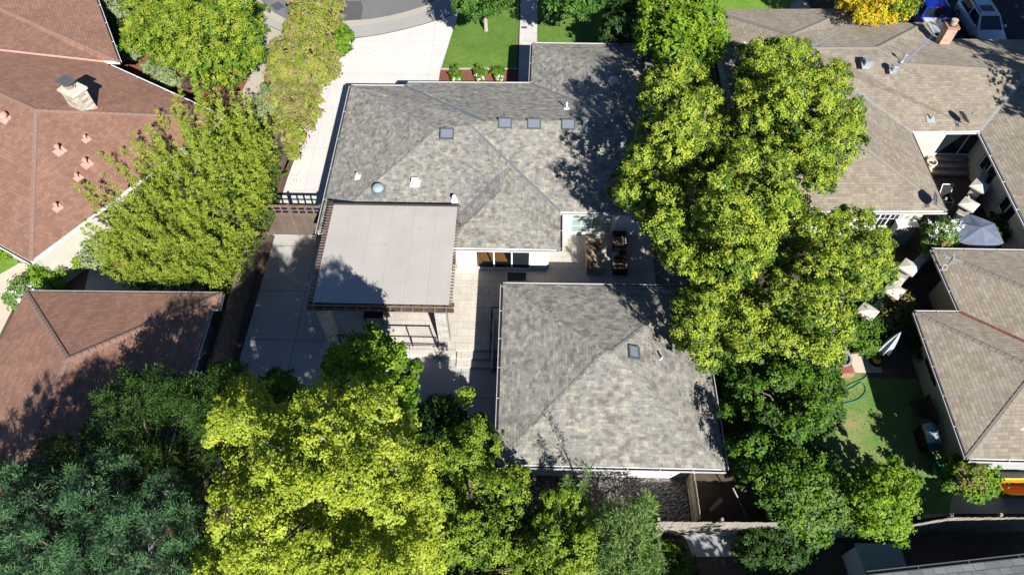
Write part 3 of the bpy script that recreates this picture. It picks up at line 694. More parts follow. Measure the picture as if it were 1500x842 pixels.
W = MB(); wall_run(W, (-0.15, 10.95), (7.55, 10.95), 0, E2 - 0.1); wall_run(W, (7.55, 11.03), (7.55, 18.35), 0, E2 - 0.1); wall_run(W, (7.47, 18.4), (-0.15, 18.4), 0, E2 - 0.1); wall_run(W, (-0.15, 18.32), (-0.15, 11.03), 0, E2 - 0.1)
W.build('wall', 'white_stucco', gar)

# ------------------------------------------------------------------ pergola
pz = 3.60
per = thing('pergola', 'dark wood pergola with a large pale roof panel beside the house', 'pergola', (-6.4, 20, 0))
x0, x1 = at(478, 299, pz)[0], at(671, 301, pz)[0]; yN = at(575, 300, pz)[1]; yS = at(560, 446, pz)[1]
xs0, xs1 = at(458, 447, pz)[0], at(664, 449, pz)[0]
X0 = (x0 + xs0) / 2 + 0.05; X1 = (x1 + xs1) / 2 - 0.12
m = MB(); nx = 1
m.bx(X0 + 0.12, X1, yS + 0.05, yN - 0.06, pz - 0.02, pz); m.build('roof_panel', 'canopy_panel', per)
k = 0; y = yS + 0.12
while y < yN - 0.05:
    b = MB(); b.bx(X0 - 0.14, X1 + 0.14, y - 0.035, y + 0.035, pz - 0.075, pz - 0.022); b.build('purlin', 'brown_wood', per); y += 0.17; k += 1
for i in range(13):
    xx = X0 + 0.12 + (X1 - X0 - 0.24) * i / 12; b = MB(); b.bx(xx - 0.035, xx + 0.035, yS - 0.22, yN + 0.16, pz - 0.24, pz - 0.078); b.build('rafter', 'brown_wood', per)
for y, zz in ((yS - 0.02, 0), (yS + 0.28, 0), (yN - 0.9, 0)):
    b = MB(); b.bx(X0 - 0.2, X1 + 0.2, y - 0.05, y + 0.05, pz - 0.47, pz - 0.243); b.build('beam', 'dark_wood', per)
b = MB(); b.bx(X0 - 0.16, X1 + 0.16, yS - 0.10, yS - 0.05, pz - 0.075, pz + 0.01); b.build('fascia_board', 'brown_wood', per)
b = MB(); b.bx(X0 - 0.16, X1 + 0.16, yN + 0.0, yN + 0.05, pz - 0.075, pz + 0.015); b.build('fascia_board', 'dark_wood', per)
yp = yS + 0.13
for xx, mt in ((X0 + 0.42, 'ledge_stone'), (X1 - 0.42, 'ledge_stone')):
    b = MB(); b.bx(xx - 0.26, xx + 0.26, yp - 0.22, yp + 0.22, 0.0, pz - 0.47); pl = b.build('pillar', mt, per)
    c_ = MB(); c_.bx(xx - 0.31, xx + 0.31, yp - 0.27, yp + 0.27, 0.0, 0.1); c_.build('plinth', 'concrete_cap', pl)
for xx in (X0 + 0.42, X1 - 0.42):
    b = MB(); b.bx(xx - 0.08, xx + 0.08, 21.6, 21.76, PZ, pz - 0.243); b.build('post', 'dark_wood', per)
# iron railing along the pergola front
rl = thing('patio_railing', 'black iron railing along the front edge of the pergola patio', 'railing', (-6.4, 16.95, PZ))
m = MB(); m.bar((X0 + 0.8, 16.98, PZ + 0.92), (X1 - 0.75, 16.98, PZ + 0.92), 0.05, 0.04); m.build('top_rail', 'black_metal', rl)
for i in range(5):
    xx = X0 + 0.85 + (X1 - X0 - 1.65) * i / 4; b = MB(); b.bx(xx - 0.025, xx + 0.025, 16.955, 17.005, PZ, PZ + 0.92); b.build('post', 'black_metal', rl)
m = MB(); m.bar((X0 + 0.85, 16.98, PZ + 0.12), (X1 - 0.8, 16.98, PZ + 0.12), 0.03, 0.03); m.build('bottom_rail', 'black_metal', rl)
# grill frame under the roof
gt = thing('metal_frame_table', 'dark metal frame table standing under the pergola roof', 'table', (*at(550, 462, 0.9)[:2], PZ))
a = at(548, 464, 0.9); m = MB(); m.box((a[0], a[1] + 0.1, PZ + 0.72), (0.95, 0.55, 0.05)); m.build('table_top', 'black_metal', gt)
for sx in (-0.42, 0.42):
    for sy in (-0.14, 0.34):
        m = MB(); m.box((a[0] + sx, a[1] + sy, PZ + 0.35), (0.05, 0.05, 0.7)); m.build('leg', 'black_metal', gt)
# stairwell beside the garage with railing
sr = thing('stair_railing', 'black railing around the sunken stair beside the garage gutter', 'railing', (-1.1, 17.5, PZ))
pa, pb = at(721, 440, 1.25), at(719, 508, 1.25)
m = MB(); m.bar((pa[0], 18.7, 1.25), (pa[0], 16.3, 1.25), 0.05, 0.05); m.bar((pa[0], 18.7, 1.25), (pa[0] + 0.75, 18.7, 1.25), 0.05, 0.05); m.build('top_rail', 'black_metal', sr)
for yy in (18.7, 17.5, 16.35):
    m = MB(); m.bx(pa[0] - 0.025, pa[0] + 0.025, yy - 0.025, yy + 0.025, 0.1, 1.25); m.build('post', 'black_metal', sr)
wl = thing('stair_kerb', 'low pale concrete kerb at the edge of the sunken stair', 'kerb', (pa[0], 17.0, 0.0))
m = MB(); m.bx(pa[0] + 0.02, pa[0] + 0.12, 15.8, 18.6, 0.0, 0.5); m.build('kerb_wall', 'concrete_cap', wl)
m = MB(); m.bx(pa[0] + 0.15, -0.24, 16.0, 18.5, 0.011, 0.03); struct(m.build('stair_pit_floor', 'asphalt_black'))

# ------------------------------------------------------------------ red-brown house, left
red = thing('red_roof_house', 'cream house under the large brown red hip roof with stone chimney', 'house', (-24, 30, 0))
er = 2.9
V = dict(E=at(328, 172, er), S=at(45, 383, er), S2=at(-90, 308, er), Q=at(160, 96, er), AP=at(52, 161, 4.9), R2=at(-90, 96, 4.9))
fN = ['E', 'AP', 'R2', 'Q2', 'P2', 'Q']
nref = dict(V); P_, n_ = plane_hit(152, 91, V, ['E', 'AP', 'Q']); V['P2'] = P_; P_, n_ = plane_hit(-90, 64, V, ['E', 'AP', 'Q']); V['Q2'] = P_
F = dict(N=fN, SE=['E', 'S', 'AP'], SW=['S', 'S2', 'R2', 'AP'])
rf = make_roof(red, V, F.values(), ['red_shingle', 'white_trim'], 0.2)
caps(rf, V, [('AP', 'E'), ('AP', 'S'), ('AP', 'R2')], 'red_cap', 0.22, 0.025, gap=0.3)
caps(rf, V, [('P2', 'Q2')], 'pink_metal', 0.14, 0.05, 'roof_flashing')
U = dict(C=at(174, 90, 3.12), CE=at(118, -64, 3.12), H=at(-90, -28, 4.9), L=V['Q2'] + Vector((0, 0.02, 0.06)), P=V['P2'] + Vector((0, 0.02, 0.06)))
U['C2'] = (U['C'][0] - 0.02, U['C'][1] - 0.02, 3.12)
rf2 = make_roof(red, U, [['C', 'CE', 'H'], ['C', 'H', 'L', 'P']], ['red_shingle', 'white_trim'], 0.22, 'upper_roof')
caps(rf2, U, [('C', 'H')], 'red_cap', 0.2, 0.02, gap=0.3)
for a, b in ((V['E'], V['Q']), (V['S2'], V['S'])): gutter(red, a, b, ('white_trim', 'dark_gutter'))
gutter(red, U['C'], U['CE'], ('white_trim', 'dark_gutter'))
W = MB()
def inset(p, q, c, d):
    return (p[0] + (c[0] - p[0]) * d, p[1] + (c[1] - p[1]) * d)
cc = V['AP']
wp = [inset(V[k], None, cc, 0.085) for k in ('E', 'S', 'S2')]; wq = inset(V['Q'], None, cc, 0.085)
wall_run(W, wp[0], wp[1], 0, er - 0.15); wall_run(W, wp[1], wp[2], 0, er - 0.15); wall_run(W, wp[0], wq, 0, er - 0.15); wall_run(W, (wq[0], wq[1]), (U['CE'][0] - 0.9, U['CE'][1]), 0, er - 0.1)
W.build('wall', 'pale_stucco', red)
# chimney
c, n = plane_hit(122, 156, V, ['E', 'AP', 'Q']); ang = math.atan2(V['E'][1] - V['AP'][1], V['E'][0] - V['AP'][0]) * 0 + math.radians(28.5) * -1
m = MB(); m.box(c + Vector((0, 0, 0.42)), (1.0, 0.8, 1.35), ang); m.mat(1).box(c + Vector((0, 0, 1.16)), (1.18, 0.95, 0.13), ang)
m.mat(2).cyl(c + Vector((-0.1, 0.03, 1.22)), 0.2, 0.18, 0.25, 14); m.mat(4).box(c + Vector((0, -0.1, -0.12)), (1.15, 0.95, 0.2), ang)
t0 = c + Vector((-0.1, 0.03, 1.22)); m.mat(3)
for sx in (-0.3, 0.3):
    m.tube([t0 + Vector((sx, 0, 0)), t0 + Vector((sx, 0, 0.42))], 0.02, 6)
m.box(t0 + Vector((0, 0, 0.45)), (0.85, 0.62, 0.04), ang)
m.build('chimney', ['field_stone', 'concrete_cap', 'terracotta', 'grey_metal', 'pink_metal'], rf)
for u, v, k in ((88, 222, 0.36), (127, 205, 0.26), (128, 241, 0.34), (115, 261, 0.26), (85, 305, 0.28)):
    c, n = plane_hit(u, v, V, ['E', 'S', 'AP']); m = MB(); oriented(m, c, n, (k * 1.5, k * 1.2), 0, 0.025); m.tube([c, c + Vector((0, 0, k))], k * 0.22, 10); m.cyl(c + Vector((0, 0, k)), k * 0.36, k * 0.3, 0.06, 12); m.build('vent_pipe', 'pink_metal', rf)
c, n = plane_hit(8, 175, V, ['S', 'S2', 'AP']); m = MB(); oriented(m, c, n, (0.5, 0.5), 0, 0.025); m.lathe(c, [(0.16, -.05), (0.16, 0.25), (0.24, 0.28), (0.2, 0.38), (0.03, 0.42)], 16); m.build('vent_pipe', 'pink_metal', rf)

# ------------------------------------------------------------------ red garage, lower left
rg = thing('red_roof_garage', 'outbuilding with brown red hip roof below the tall conifers', 'garage', (-18.5, 12.5, 0))
V = dict(NW=(-23.0, 18.1, E2), NE=(-13.84, 18.19, E2), J1=(-13.79, 17.33, E2), J2=(-14.14, 17.32, E2), SE=(-14.14, 2.0, E2), SW=(-23.2, 2.0, E2), A=(-18.6, 13.8, 4.3), R=(-18.65, 2.0, 4.3))
F = dict(N=['NE', 'NW', 'A'], W=['NW', 'SW', 'R', 'A'], E=['SE', 'J2', 'J1', 'NE', 'A', 'R'])
rf = make_roof(rg, V, F.values(), ['red_shingle', 'white_trim'], 0.16)
caps(rf, V, [('A', 'NW'), ('A', 'NE'), ('A', 'R')], 'red_cap', 0.24, 0.04, gap=0.27)
for a, b in (('NE', 'NW'), ('J1', 'NE'), ('SE', 'J2')): gutter(rg, V[a], V[b], ('pale_metal', 'dark_gutter'), 0.11)
W = MB(); wall_run(W, (-14.8, 2.5), (-14.8, 17.5), 0, E2 - 0.1, [(9.4, 10.6, 0.0, 2.05)]); wall_run(W, (-14.88, 17.5), (-22.3, 17.5), 0, E2 - 0.1); wall_run(W, (-22.3, 17.42), (-22.3, 2.5), 0, E2 - 0.1); wall_run(W, (-22.3, 2.5), (-14.88, 2.5), 0, E2 - 0.1)
W.build('wall', 'grey_stucco', rg)
m = MB()
for yy in (11.95, 13.05): m.bx(-14.74, -14.70, yy - 0.05, yy + 0.05, 0, 2.1)
m.bx(-14.74, -14.70, 11.9, 13.1, 2.05, 2.15); m.mat(1).bx(-14.86, -14.78, 11.92, 13.08, 0.02, 2.04); m.build('door', ['dark_gutter', 'grey_stucco'], rg)

# ------------------------------------------------------------------ tan house, right (U-shaped)
tan = thing('tan_roof_house', 'long tan shingled house around a courtyard with a brick chimney', 'house', (20, 32, 0))
V = dict(a=at(1036, 14, E2), b=at(1248, 13, E2), c=at(1257, 33, E2), d=at(1356, 33, E2), e=at(1367, 52, E2), f=at(1388, 57, E2), g=(34.5, 38.0, E2),
         r1=at(1160, 51, 4.35), v1=at(1186, 70, 4.4), h=at(1285, 70, 4.4), r3=at(1324, 93, 4.15), m=(28.3, 33.3, 4.15), k=at(1205, 96, 4.25),
         s1=at(1335, 193, E2), s2=at(1436, 192, E2), SE=at(1387, 309, E2), SW=(12.1, 23.75, E2), ha=(16.9, 27.9, 4.2), w2=(25.05, 22.3, E2), m2=(29.2, 22.3, 4.15), e2=(34.5, 22.3, E2))
F = dict(N1=['a', 'b', 'r1'], E1=['b', 'c', 'v1', 'r1'], N2=['c', 'd', 'h', 'v1'], E2=['d', 'e', 'r3', 'h'], N3=['e', 'f', 'g', 'm', 'r3'],
         S=['s1', 's2', 'm', 'r3', 'h', 'v1', 'k'], T=['r1', 'v1', 'k'], WE=['SE', 's1', 'k', 'ha'], WW=['a', 'r1', 'k', 'ha', 'SW'], WS=['SW', 'SE', 'ha'],
         EW=['s2', 'w2', 'm2', 'm'], EE=['m', 'm2', 'e2', 'g'])
rf = make_roof(tan, V, F.values(), ['tan_shingle', 'white_trim'], 0.18)
caps(rf, V, [('r1', 'a'), ('r1', 'b'), ('h', 'd'), ('h', 'v1'), ('r3', 'm'), ('ha', 'SE'), ('h', 'r3')], 'tan_cap', 0.22, 0.03)
caps(rf, V, [('s1', 'k'), ('s2', 'm'), ('c', 'v1'), ('e', 'r3')], 'pale_metal', 0.16, 0.02, 'valley_flashing')
for a, b in (('SE', 's1'), ('SW', 'SE'), ('s1', 's2'), ('s2', 'w2'), ('c', 'b'), ('e', 'd')):
    if (a, b) in (('SE', 's1'),): gutter(tan, V[a], V[b], ('dark_gutter', 'dark_gutter'), 0.08)
    elif (a, b) in (('s2', 'w2'),): gutter(tan, V[a], V[b], ('white_trim', 'dark_gutter'), 0.16)
    else: gutter(tan, V[a], V[b])
boxvent(rf, 1270, 94, V, F['S'], 0.42, 0.25); pipe(rf, 1308, 104, V, F['S'], 0.11, 0.34, 'galvanised', 0.4, True); pipe(rf, 1321, 91, V, F['E2'], 0.07, 0.5, 'galvanised', 0.35, True)
pipe(rf, 1363, 175, V, F['S'], 0.05, 0.3, 'pale_metal', 0.45); pipe(rf, 1437, 89, V, F['N3'], 0.12, 0.28, 'galvanised', 0.3, True); pipe(rf, 1425, 79, V, F['N3'], 0.04, 0.22, 'pale_metal', 0.25); pipe(rf, 1409, 76, V, F['N3'], 0.04, 0.22, 'pale_metal', 0.25)
c, n = plane_hit(1376, 70, V, F['N3']); m = MB(); m.box(c + Vector((0, 0, 0.6)), (0.62, 0.55, 1.75)); m.mat(1).box(c + Vector((0, 0, 1.52)), (0.72, 0.65, 0.12)); m.mat(2).box(c + Vector((0, 0, 1.60)), (0.4, 0.36, 0.06))
m.mat(3).lathe(c + Vector((0, 0, 1.62)), [(0.18, 0), (0.18, 0.28), (0.20, 0.3), (0.13, 0.31)], 14); m.mat(4).box(c + Vector((0, -0.02, 0.0)), (0.74, 0.68, 0.3)); m.build('chimney', ['chimney_brick', 'terracotta', 'dark_gutter', 'pale_wood', 'pale_metal'], rf)
W = MB(); cy = V['s1'][1] + 0.55
wx0, wx1 = at(1372, 224, 0.9)[0], at(1427, 224, 0.9)[0]
wall_run(W, (20.8, cy), (25.7, cy), 0, E2 - 0.1, [(wx0 - 20.8 - 0.12, wx1 - 20.8 + 0.55, 0.62, 2.45)])
wall_run(W, (20.72, cy + 0.08), (20.72, 24.6), 0, E2 - 0.1); wall_run(W, (25.75, cy + 0.08), (25.75, 22.9), 0, E2 - 0.1, [(1.2, 2.9, 0.9, 2.1), (4.2, 5.6, 0.9, 2.1)])
bwx0, bwx1 = at(1286, 325, 1.5)[0], at(1318, 325, 1.5)[0]
wall_run(W, (12.7, 24.5), (20.72, 24.5), 0, E2 - 0.1, [(bwx0 - 12.7 - 0.5, bwx1 - 12.7, 0.9, 2.2)]); wall_run(W, (12.7, 24.58), (12.7, 40.1), 0, E2 - 0.1); wall_run(W, (12.7, 40.1), (20.4, 40.1), 0, E2 - 0.1); wall_run(W, (20.4, 40.02), (20.4, 39.1), 0, E2 - 0.1)
wall_run(W, (20.4, 39.0), (24.7, 39.0), 0, E2 - 0.1); wall_run(W, (24.7, 38.92), (24.7, 37.5), 0, E2 - 0.1); wall_run(W, (24.7, 37.5), (34, 37.5), 0, E2 - 0.1); wall_run(W, (34, 37.5), (34, 22.9), 0, E2 - 0.1); wall_run(W, (25.75, 22.9), (34, 22.9), 0, E2 - 0.1)
W.build('wall', 'pale_stucco', tan)
panel_door(tan, 'sliding_door', (wx0 - 0.1, cy), (wx1 + 0.53, cy), 0.64, 2.43, 2, glass='window_glass', off=0.02)
for s0, s1 in ((1.2, 2.9), (4.2, 5.6)): panel_door(tan, 'window', (25.75, cy + 0.08 - s0 - 0.02), (25.75, cy + 0.08 - s1 + 0.02), 0.92, 2.08, 2, glass='window_glass')
panel_door(tan, 'window', (bwx0 - 0.48, 24.5), (bwx1 - 0.02, 24.5), 0.92, 2.18, 3, glass='window_glass', bars=(1, 1))
m = MB()
for i in range(3): m.bx(wx0 - 0.35, wx1 + 0.45, cy - 0.08 - 0.36 * (3 - i) , cy - 0.083, 0.01 if i == 0 else 0.19 * i + 0.002, 0.19 * (i + 1))
m.build('steps', 'pale_wood', tan)
# boxed bay on the terrace side
bx_, by_ = at(1325, 330, 1.4)[:2]; m = MB(); m.bx(bx_ - 0.45, bx_ + 0.55, 23.95, 24.415, 0.0, 1.55); m.mat(1).bx(bx_ - 0.5, bx_ + 0.6, 23.9, 24.415, 1.55, 1.62); m.build('bay', ['pale_stucco', 'white_trim'], tan)

# ------------------------------------------------------------------ tan house, lower right
low = thing('sage_wall_house', 'house with sage green walls and a tan hip roof beside the worn lawn', 'house', (23, 16, 0))
V = dict(NW=(19.9, 21.5, E2), NE=(31, 21.5, E2), V0=(20.03, 17.88, E2), K=(17.98, 17.85, E2), SW=(17.98, 10.93, E2), SE=(31, 10.93, E2), AN=(25.1, 16.3, 4.5), AW=(21.44, 14.4, 3.94), J=(23.45, 14.4, 3.94), AS=(25.1, 14.4, 4.5), AE=(26.2, 16.3, 4.5))
F = dict(N=['NE', 'NW', 'AN', 'AE'], W=['NW', 'V0', 'J', 'AS', 'AN'], LN=['K', 'AW', 'J', 'V0'], LW=['SW', 'AW', 'K'], S=['SW', 'SE', 'AE', 'AS', 'J', 'AW'], E=['SE', 'NE', 'AE'], X=['AN', 'AS', 'AE'])
rf = make_roof(low, V, F.values(), ['tan_shingle', 'white_trim'], 0.18)
caps(rf, V, [('NW', 'AN'), ('K', 'AW'), ('SW', 'AW')], 'tan_cap', 0.24, 0.022, gap=0.30)
caps(rf, V, [('V0', 'J')], 'rust_metal', 0.16, 0.025, 'valley_flashing')
for a, b in (('NW', 'V0'), ('V0', 'K'), ('K', 'SW'), ('SW', 'SE'), ('NE', 'NW')): gutter(low, V[a], V[b], joints=1.7)
W = MB(); wall_run(W, (18.92, 11.7), (18.92, 17.1), 0, E2 - 0.1, [(3.35, 4.75, 0.95, 1.95)]); wall_run(W, (19.0, 17.1), (20.8, 17.1), 0, E2 - 0.1); wall_run(W, (18.92, 11.62), (30.3, 11.62), 0, E2 - 0.1); wall_run(W, (30.3, 11.7), (30.3, 20.7), 0, E2 - 0.1)
W.mat(1); wall_run(W, (20.85, 17.18), (20.85, 20.75), 0, E2 - 0.1); wall_run(W, (20.93, 20.75), (30.3, 20.75), 0, E2 - 0.1)
W.build('wall', ['sage_stucco', 'cream_stucco'], low)
panel_door(low, 'window', (18.92, 16.42), (18.92, 15.08), 0.97, 1.93, 3, frame='black_metal', glass='window_glass', fw=0.08, off=0.08, bars=(1, 3))
m = MB(); m.tube([(18.75, 12.2, 2.5), (18.6, 12.2, 2.35), (18.6, 12.2, 2.1)], 0.05, 8); m.build('wall_lamp', 'black_metal', low)
m = MB(); m.tube([(18.16, 11.3, 2.55), (18.7, 11.5, 2.3), (18.78, 11.52, 0.1)], 0.045, 8); m.build('downpipe', 'white_trim', low)

# ------------------------------------------------------------------ slate roof at the lower right corner
sh = thing('slate_roof_house', 'house with pale grey slate roof at the lower edge', 'house', (18, 4, 0))
N1, N2 = at(1272, 841, E2), at(1640, 800, E2); d = Vector((N2[0] - N1[0], N2[1] - N1[1], 0)).normalized(); o_ = Vector((d.y, -d.x, 0))
V = dict(a=N1, b=N2, c=tuple(Vector(N2) + o_ * 4.5 + Vector((0, 0, 1.5))), e=tuple(Vector(N1) + o_ * 4.5 + Vector((0, 0, 1.5))), f=tuple(Vector(N2) + o_ * 9), g=tuple(Vector(N1) + o_ * 9))
rf = make_roof(sh, V, [['a', 'b', 'c', 'e'], ['e', 'c', 'f', 'g']], ['slate_shingle', 'grey_metal'], 0.14)
gutter(sh, N2, N1, ('grey_metal', 'dark_gutter'))
W = MB(); a = Vector(N1) + o_ * 0.7 + d * 0.6; b = Vector(N2) + o_ * 0.7; wall_run(W, a[:2], b[:2], 0, E2 - 0.1); e = Vector(N1) + o_ * 8.3 + d * 0.6; wall_run(W, a[:2], e[:2], 0, E2 - 0.1); W.build('wall', 'grey_stucco', sh)
# ------------------------------------------------------------------ fences and gate
def fence(label, pts, h, mat, z0=0.0, post=2.2, board=0.14, cap=True, name='board_fence', group=None):
    t = thing(name, label, 'fence', (pts[0][0], pts[0][1], z0), group)
    pm = MB(); rm = MB()
    for (p, q) in zip(pts[:-1], pts[1:]):
        P_ = Vector((*p, 0)); Q_ = Vector((*q, 0)); L = (Q_ - P_).length; d = (Q_ - P_) / L; a = math.atan2(d.y, d.x); s = 0
        while s < L - 0.02:
            w = min(board - 0.008, L - s); c = P_ + d * (s + w / 2); hh = h + random.uniform(-0.025, 0.02)
            off = Vector((-d.y, d.x, 0)) * random.uniform(-0.008, 0.008); pm.box((c.x + off.x, c.y + off.y, z0 + hh / 2), (w, 0.024, hh), a + random.uniform(-.02, .02)); s += board
        for zz in (0.35, h - 0.3): rm.bar((P_.x - d.y * 0.04, P_.y + d.x * 0.04, z0 + zz), (Q_.x - d.y * 0.04, Q_.y + d.x * 0.04, z0 + zz), 0.045, 0.09)
        k = max(1, round(L / post))
        for i in range(k + 1):
            c = P_ + d * (L * i / k); b = MB(); b.box((c.x - d.y * 0.11, c.y + d.x * 0.11, z0 + h / 2 + 0.03), (0.1, 0.1, h + 0.06), a); b.build('post', mat, t)
        if cap: rm.bar((P_.x, P_.y, z0 + h + 0.02), (Q_.x, Q_.y, z0 + h + 0.02), 0.12, 0.035)
    pm.build('board_panel', mat, t); rm.build('rail', mat, t); return t

fence('dark brown board fence between the driveway and the bushy yellow green juniper', [(-13.85, 9.2), (-13.82, 24.0), (-13.9, 30.2)], 1.9, 'fence_wood')
fence('weathered grey board fence along the river gravel behind the garage', [(5.6, 8.45), (10.6, 8.53)], 1.8, 'weathered_wood', cap=False)
fence('long weathered fence running under the trees and past the orange tub', [(10.75, 8.55), (15.2, 8.5), (17.2, 8.87), (25, 9.05)], 1.8, 'weathered_wood', cap=False)
fence('short weathered fence running down from the corner beside the feathery tree', [(5.45, 8.35), (5.9, 4.2)], 1.8, 'weathered_wood', cap=False)
fence('low brown fence closing the end of the river gravel yard', [(7.35, 8.7), (7.3, 10.85)], 1.5, 'pale_wood', cap=False)
fence('brown board fence in the deep shade beneath the green trees', [(10.5, 8.75), (10.5, 23.3)], 1.8, 'fence_wood')
gt_ = thing('lattice_gate', 'brown double gate with lattice top across the driveway', 'gate', (-12.2, 24.0, 0))
gx0, gx1, gy = -13.7, -10.35, 23.95
gm = (gx0 + gx1) / 2
for a, b in ((gx0 + 0.06, gm - 0.05), (gm + 0.05, gx1 - 0.06)):
    m = MB(); m.bx(a, b, gy - 0.03, gy + 0.03, 0.06, 1.72); lf = m.build('gate_leaf', 'gate_plank', gt_)
    m = MB()
    m.bx(a, b, gy - 0.045, gy + 0.045, 1.72, 1.80); m.bx(a, b, gy - 0.045, gy + 0.045, 2.32, 2.42); m.bx(a, b, gy - 0.02, gy + 0.02, 2.03, 2.09)
    n = 4
    for i in range(n + 1):
        xx = a + (b - a) * i / n; w = 0.06 if i in (0, n) else 0.045
        m.bx(max(a, xx - w), min(b, xx + w), gy - 0.019, gy + 0.019, 1.801, 2.319)
    m.build('lattice', 'brown_wood', lf)
for xx in (gx0, gm, gx1):
    m = MB(); m.bx(xx - 0.055, xx + 0.055, gy - 0.06, gy + 0.06, 0, 2.5); m.build('post', 'brown_wood', gt_)
# planks left in the side yard
m = MB(); m.bar(at(1040, 747, 0.25), at(1058, 730, 0.5), 0.16, 0.04); tag(m.build('loose_plank', 'weathered_wood'), 'loose weathered plank lying in the shaded yard by the garage corner', 'plank')
m = MB(); m.bar(at(1073, 714, 0.9), at(1096, 760, 0.15), 0.05, 0.05); tag(m.build('leaning_pole', 'weathered_wood'), 'thin pale pole leaning in the shaded yard behind the garage', 'pole')

# ------------------------------------------------------------------ courtyard pillar wall
pts = [(1437, 271), (1421, 298), (1403, 329), (1333, 390), (1311, 424), (1272, 455)]
pw = thing('pillar_wall', 'cream garden wall with square capped pillars running diagonally beside the courtyard', 'garden wall', (*xy(1360, 370, 0), 0))
cs = [Vector(at(u, v, 1.95)) for u, v in pts]; dd = (cs[0] - cs[-1]).normalized(); ang = math.atan2(dd.y, dd.x)
for c in cs:
    m = MB(); m.box((c.x, c.y, 0.90), (0.5, 0.5, 1.80), ang); pl = m.build('pillar', 'concrete_cap', pw)
    m = MB(); s = 0.40; z = 1.801; o = []
    ca, sa = math.cos(ang), math.sin(ang)
    def r2(x, y, zz): return (c.x + x * ca - y * sa, c.y + x * sa + y * ca, zz)
    vs = [r2(x, y, z) for x, y in ((-s, -s), (s, -s), (s, s), (-s, s))] + [r2(x, y, z + 0.09) for x, y in ((-s, -s), (s, -s), (s, s), (-s, s))] + [r2(0, 0, z + 0.22)]
    m.add(vs, [(3, 2, 1, 0), (0, 1, 5, 4), (1, 2, 6, 5), (2, 3, 7, 6), (3, 0, 4, 7), (4, 5, 8), (5, 6, 8), (6, 7, 8), (7, 4, 8)]); m.build('cap', 'concrete_cap', pl)
ends = [Vector(at(1452, 238, 1.3))] + cs
for a, b in zip(ends[:-1], ends[1:]):
    d = (b - a).normalized(); p, q = a + d * 0.27, b - d * 0.27
    m = MB(); L = (q - p).length; c = (p + q) / 2; an = math.atan2(d.y, d.x)
    m.box((c.x, c.y, 0.60), (L, 0.28, 1.20), an); m.box((c.x, c.y, 1.237), (L, 0.38, 0.07), an); m.build('wall_segment', 'concrete_cap', pw)

# ------------------------------------------------------------------ umbrellas
def umbrella_canopy(c, r, h, n=8, mat='umbrella_grey', sag=0.06):
    m = MB(); vs = [(c[0], c[1], c[2] + h)]
    for k in range(n):
        a = 2 * math.pi * (k + 0.5) / n; vs.append((c[0] + r * math.cos(a), c[1] + r * math.sin(a), c[2]))
    for k in range(n):
        a = 2 * math.pi * (k + 1) / n; rr = r * math.cos(math.pi / n) * 0.97; vs.append((c[0] + rr * math.cos(a), c[1] + rr * math.sin(a), c[2] + sag))
    for k in range(n):
        a = 2 * math.pi * (k + 1) / n; rr = r * 0.5 * math.cos(math.pi / n); vs.append((c[0] + rr * math.cos(a), c[1] + rr * math.sin(a), c[2] + h * 0.46))
    fs = []
    for k in range(n):
        A, B, M, H = 1 + k, 1 + (k + 1) % n, 1 + n + k, 1 + 2 * n + k
        fs += [(0, A, H), (0, H, B), (A, M, H), (M, B, H)]
    o = len(vs); vs += [(v[0], v[1], v[2] - 0.02) for v in vs]
    fs += [tuple(reversed([i + o for i in f])) for f in fs]
    m.add(vs, fs); return m
uc = at(1432, 341, 2.25)
um = thing('patio_umbrella', 'open slate grey patio umbrella between the pillar wall and the lower tan roof', 'umbrella', (uc[0], uc[1], 0))
umbrella_canopy(uc, 1.25, 0.45, 6).build('canopy', 'umbrella_grey', um)
m = MB(); m.tube([(uc[0], uc[1], 0.1), (uc[0], uc[1], 2.7)], 0.025, 10); m.build('pole', 'dark_wood', um)
m = MB(); m.lathe((uc[0], uc[1], 0.007), [(0.3, 0), (0.28, 0.08), (0.06, 0.12), (0.05, 0.3)], 18); m.build('base', 'grey_metal', um)
b0 = at(1284, 527, 0.1)
cu = thing('folded_umbrella', 'folded pale blue patio umbrella standing in its base by the worn lawn', 'umbrella', (b0[0], b0[1], 0))
m = MB(); n = 12; prof = [(0.30, 0.95), (0.28, 1.25), (0.22, 1.75), (0.13, 2.25), (0.04, 2.6)]; vs = []; fs = []
for r, z in prof:
    for k in range(n):
        a = 2 * math.pi * k / n; rr = r * (1.0 if k % 2 == 0 else 0.55); vs.append((b0[0] + rr * math.cos(a), b0[1] + rr * math.sin(a), z + (0.06 if k % 2 else 0)))
for i in range(len(prof) - 1):
    for k in range(n): fs.append((i * n + k, i * n + (k + 1) % n, (i + 1) * n + (k + 1) % n, (i + 1) * n + k))
fs.append(tuple((len(prof) - 1) * n + k for k in range(n))); m.add(vs, fs); m.build('canopy', 'umbrella_blue', cu)
m = MB(); m.tube([(b0[0], b0[1], 0.05), (b0[0], b0[1], 2.68)], 0.022, 8); m.build('pole', 'grey_metal', cu)
m = MB(); m.lathe((b0[0], b0[1], 0.007), [(0.34, 0), (0.33, 0.1), (0.1, 0.16), (0.06, 0.3)], 20); m.build('base', 'black_metal', cu)
m = MB(); m.lathe((b0[0] - 0.05, b0[1] - 0.06, 0.2), [(0.2, 0), (0.22, 0.03), (0.12, 0.08), (0.02, 0.09)], 16); tag(m.build('yellow_ring', 'yellow_plastic'), 'yellow plastic ring lying on the base of the folded blue umbrella', 'ring')

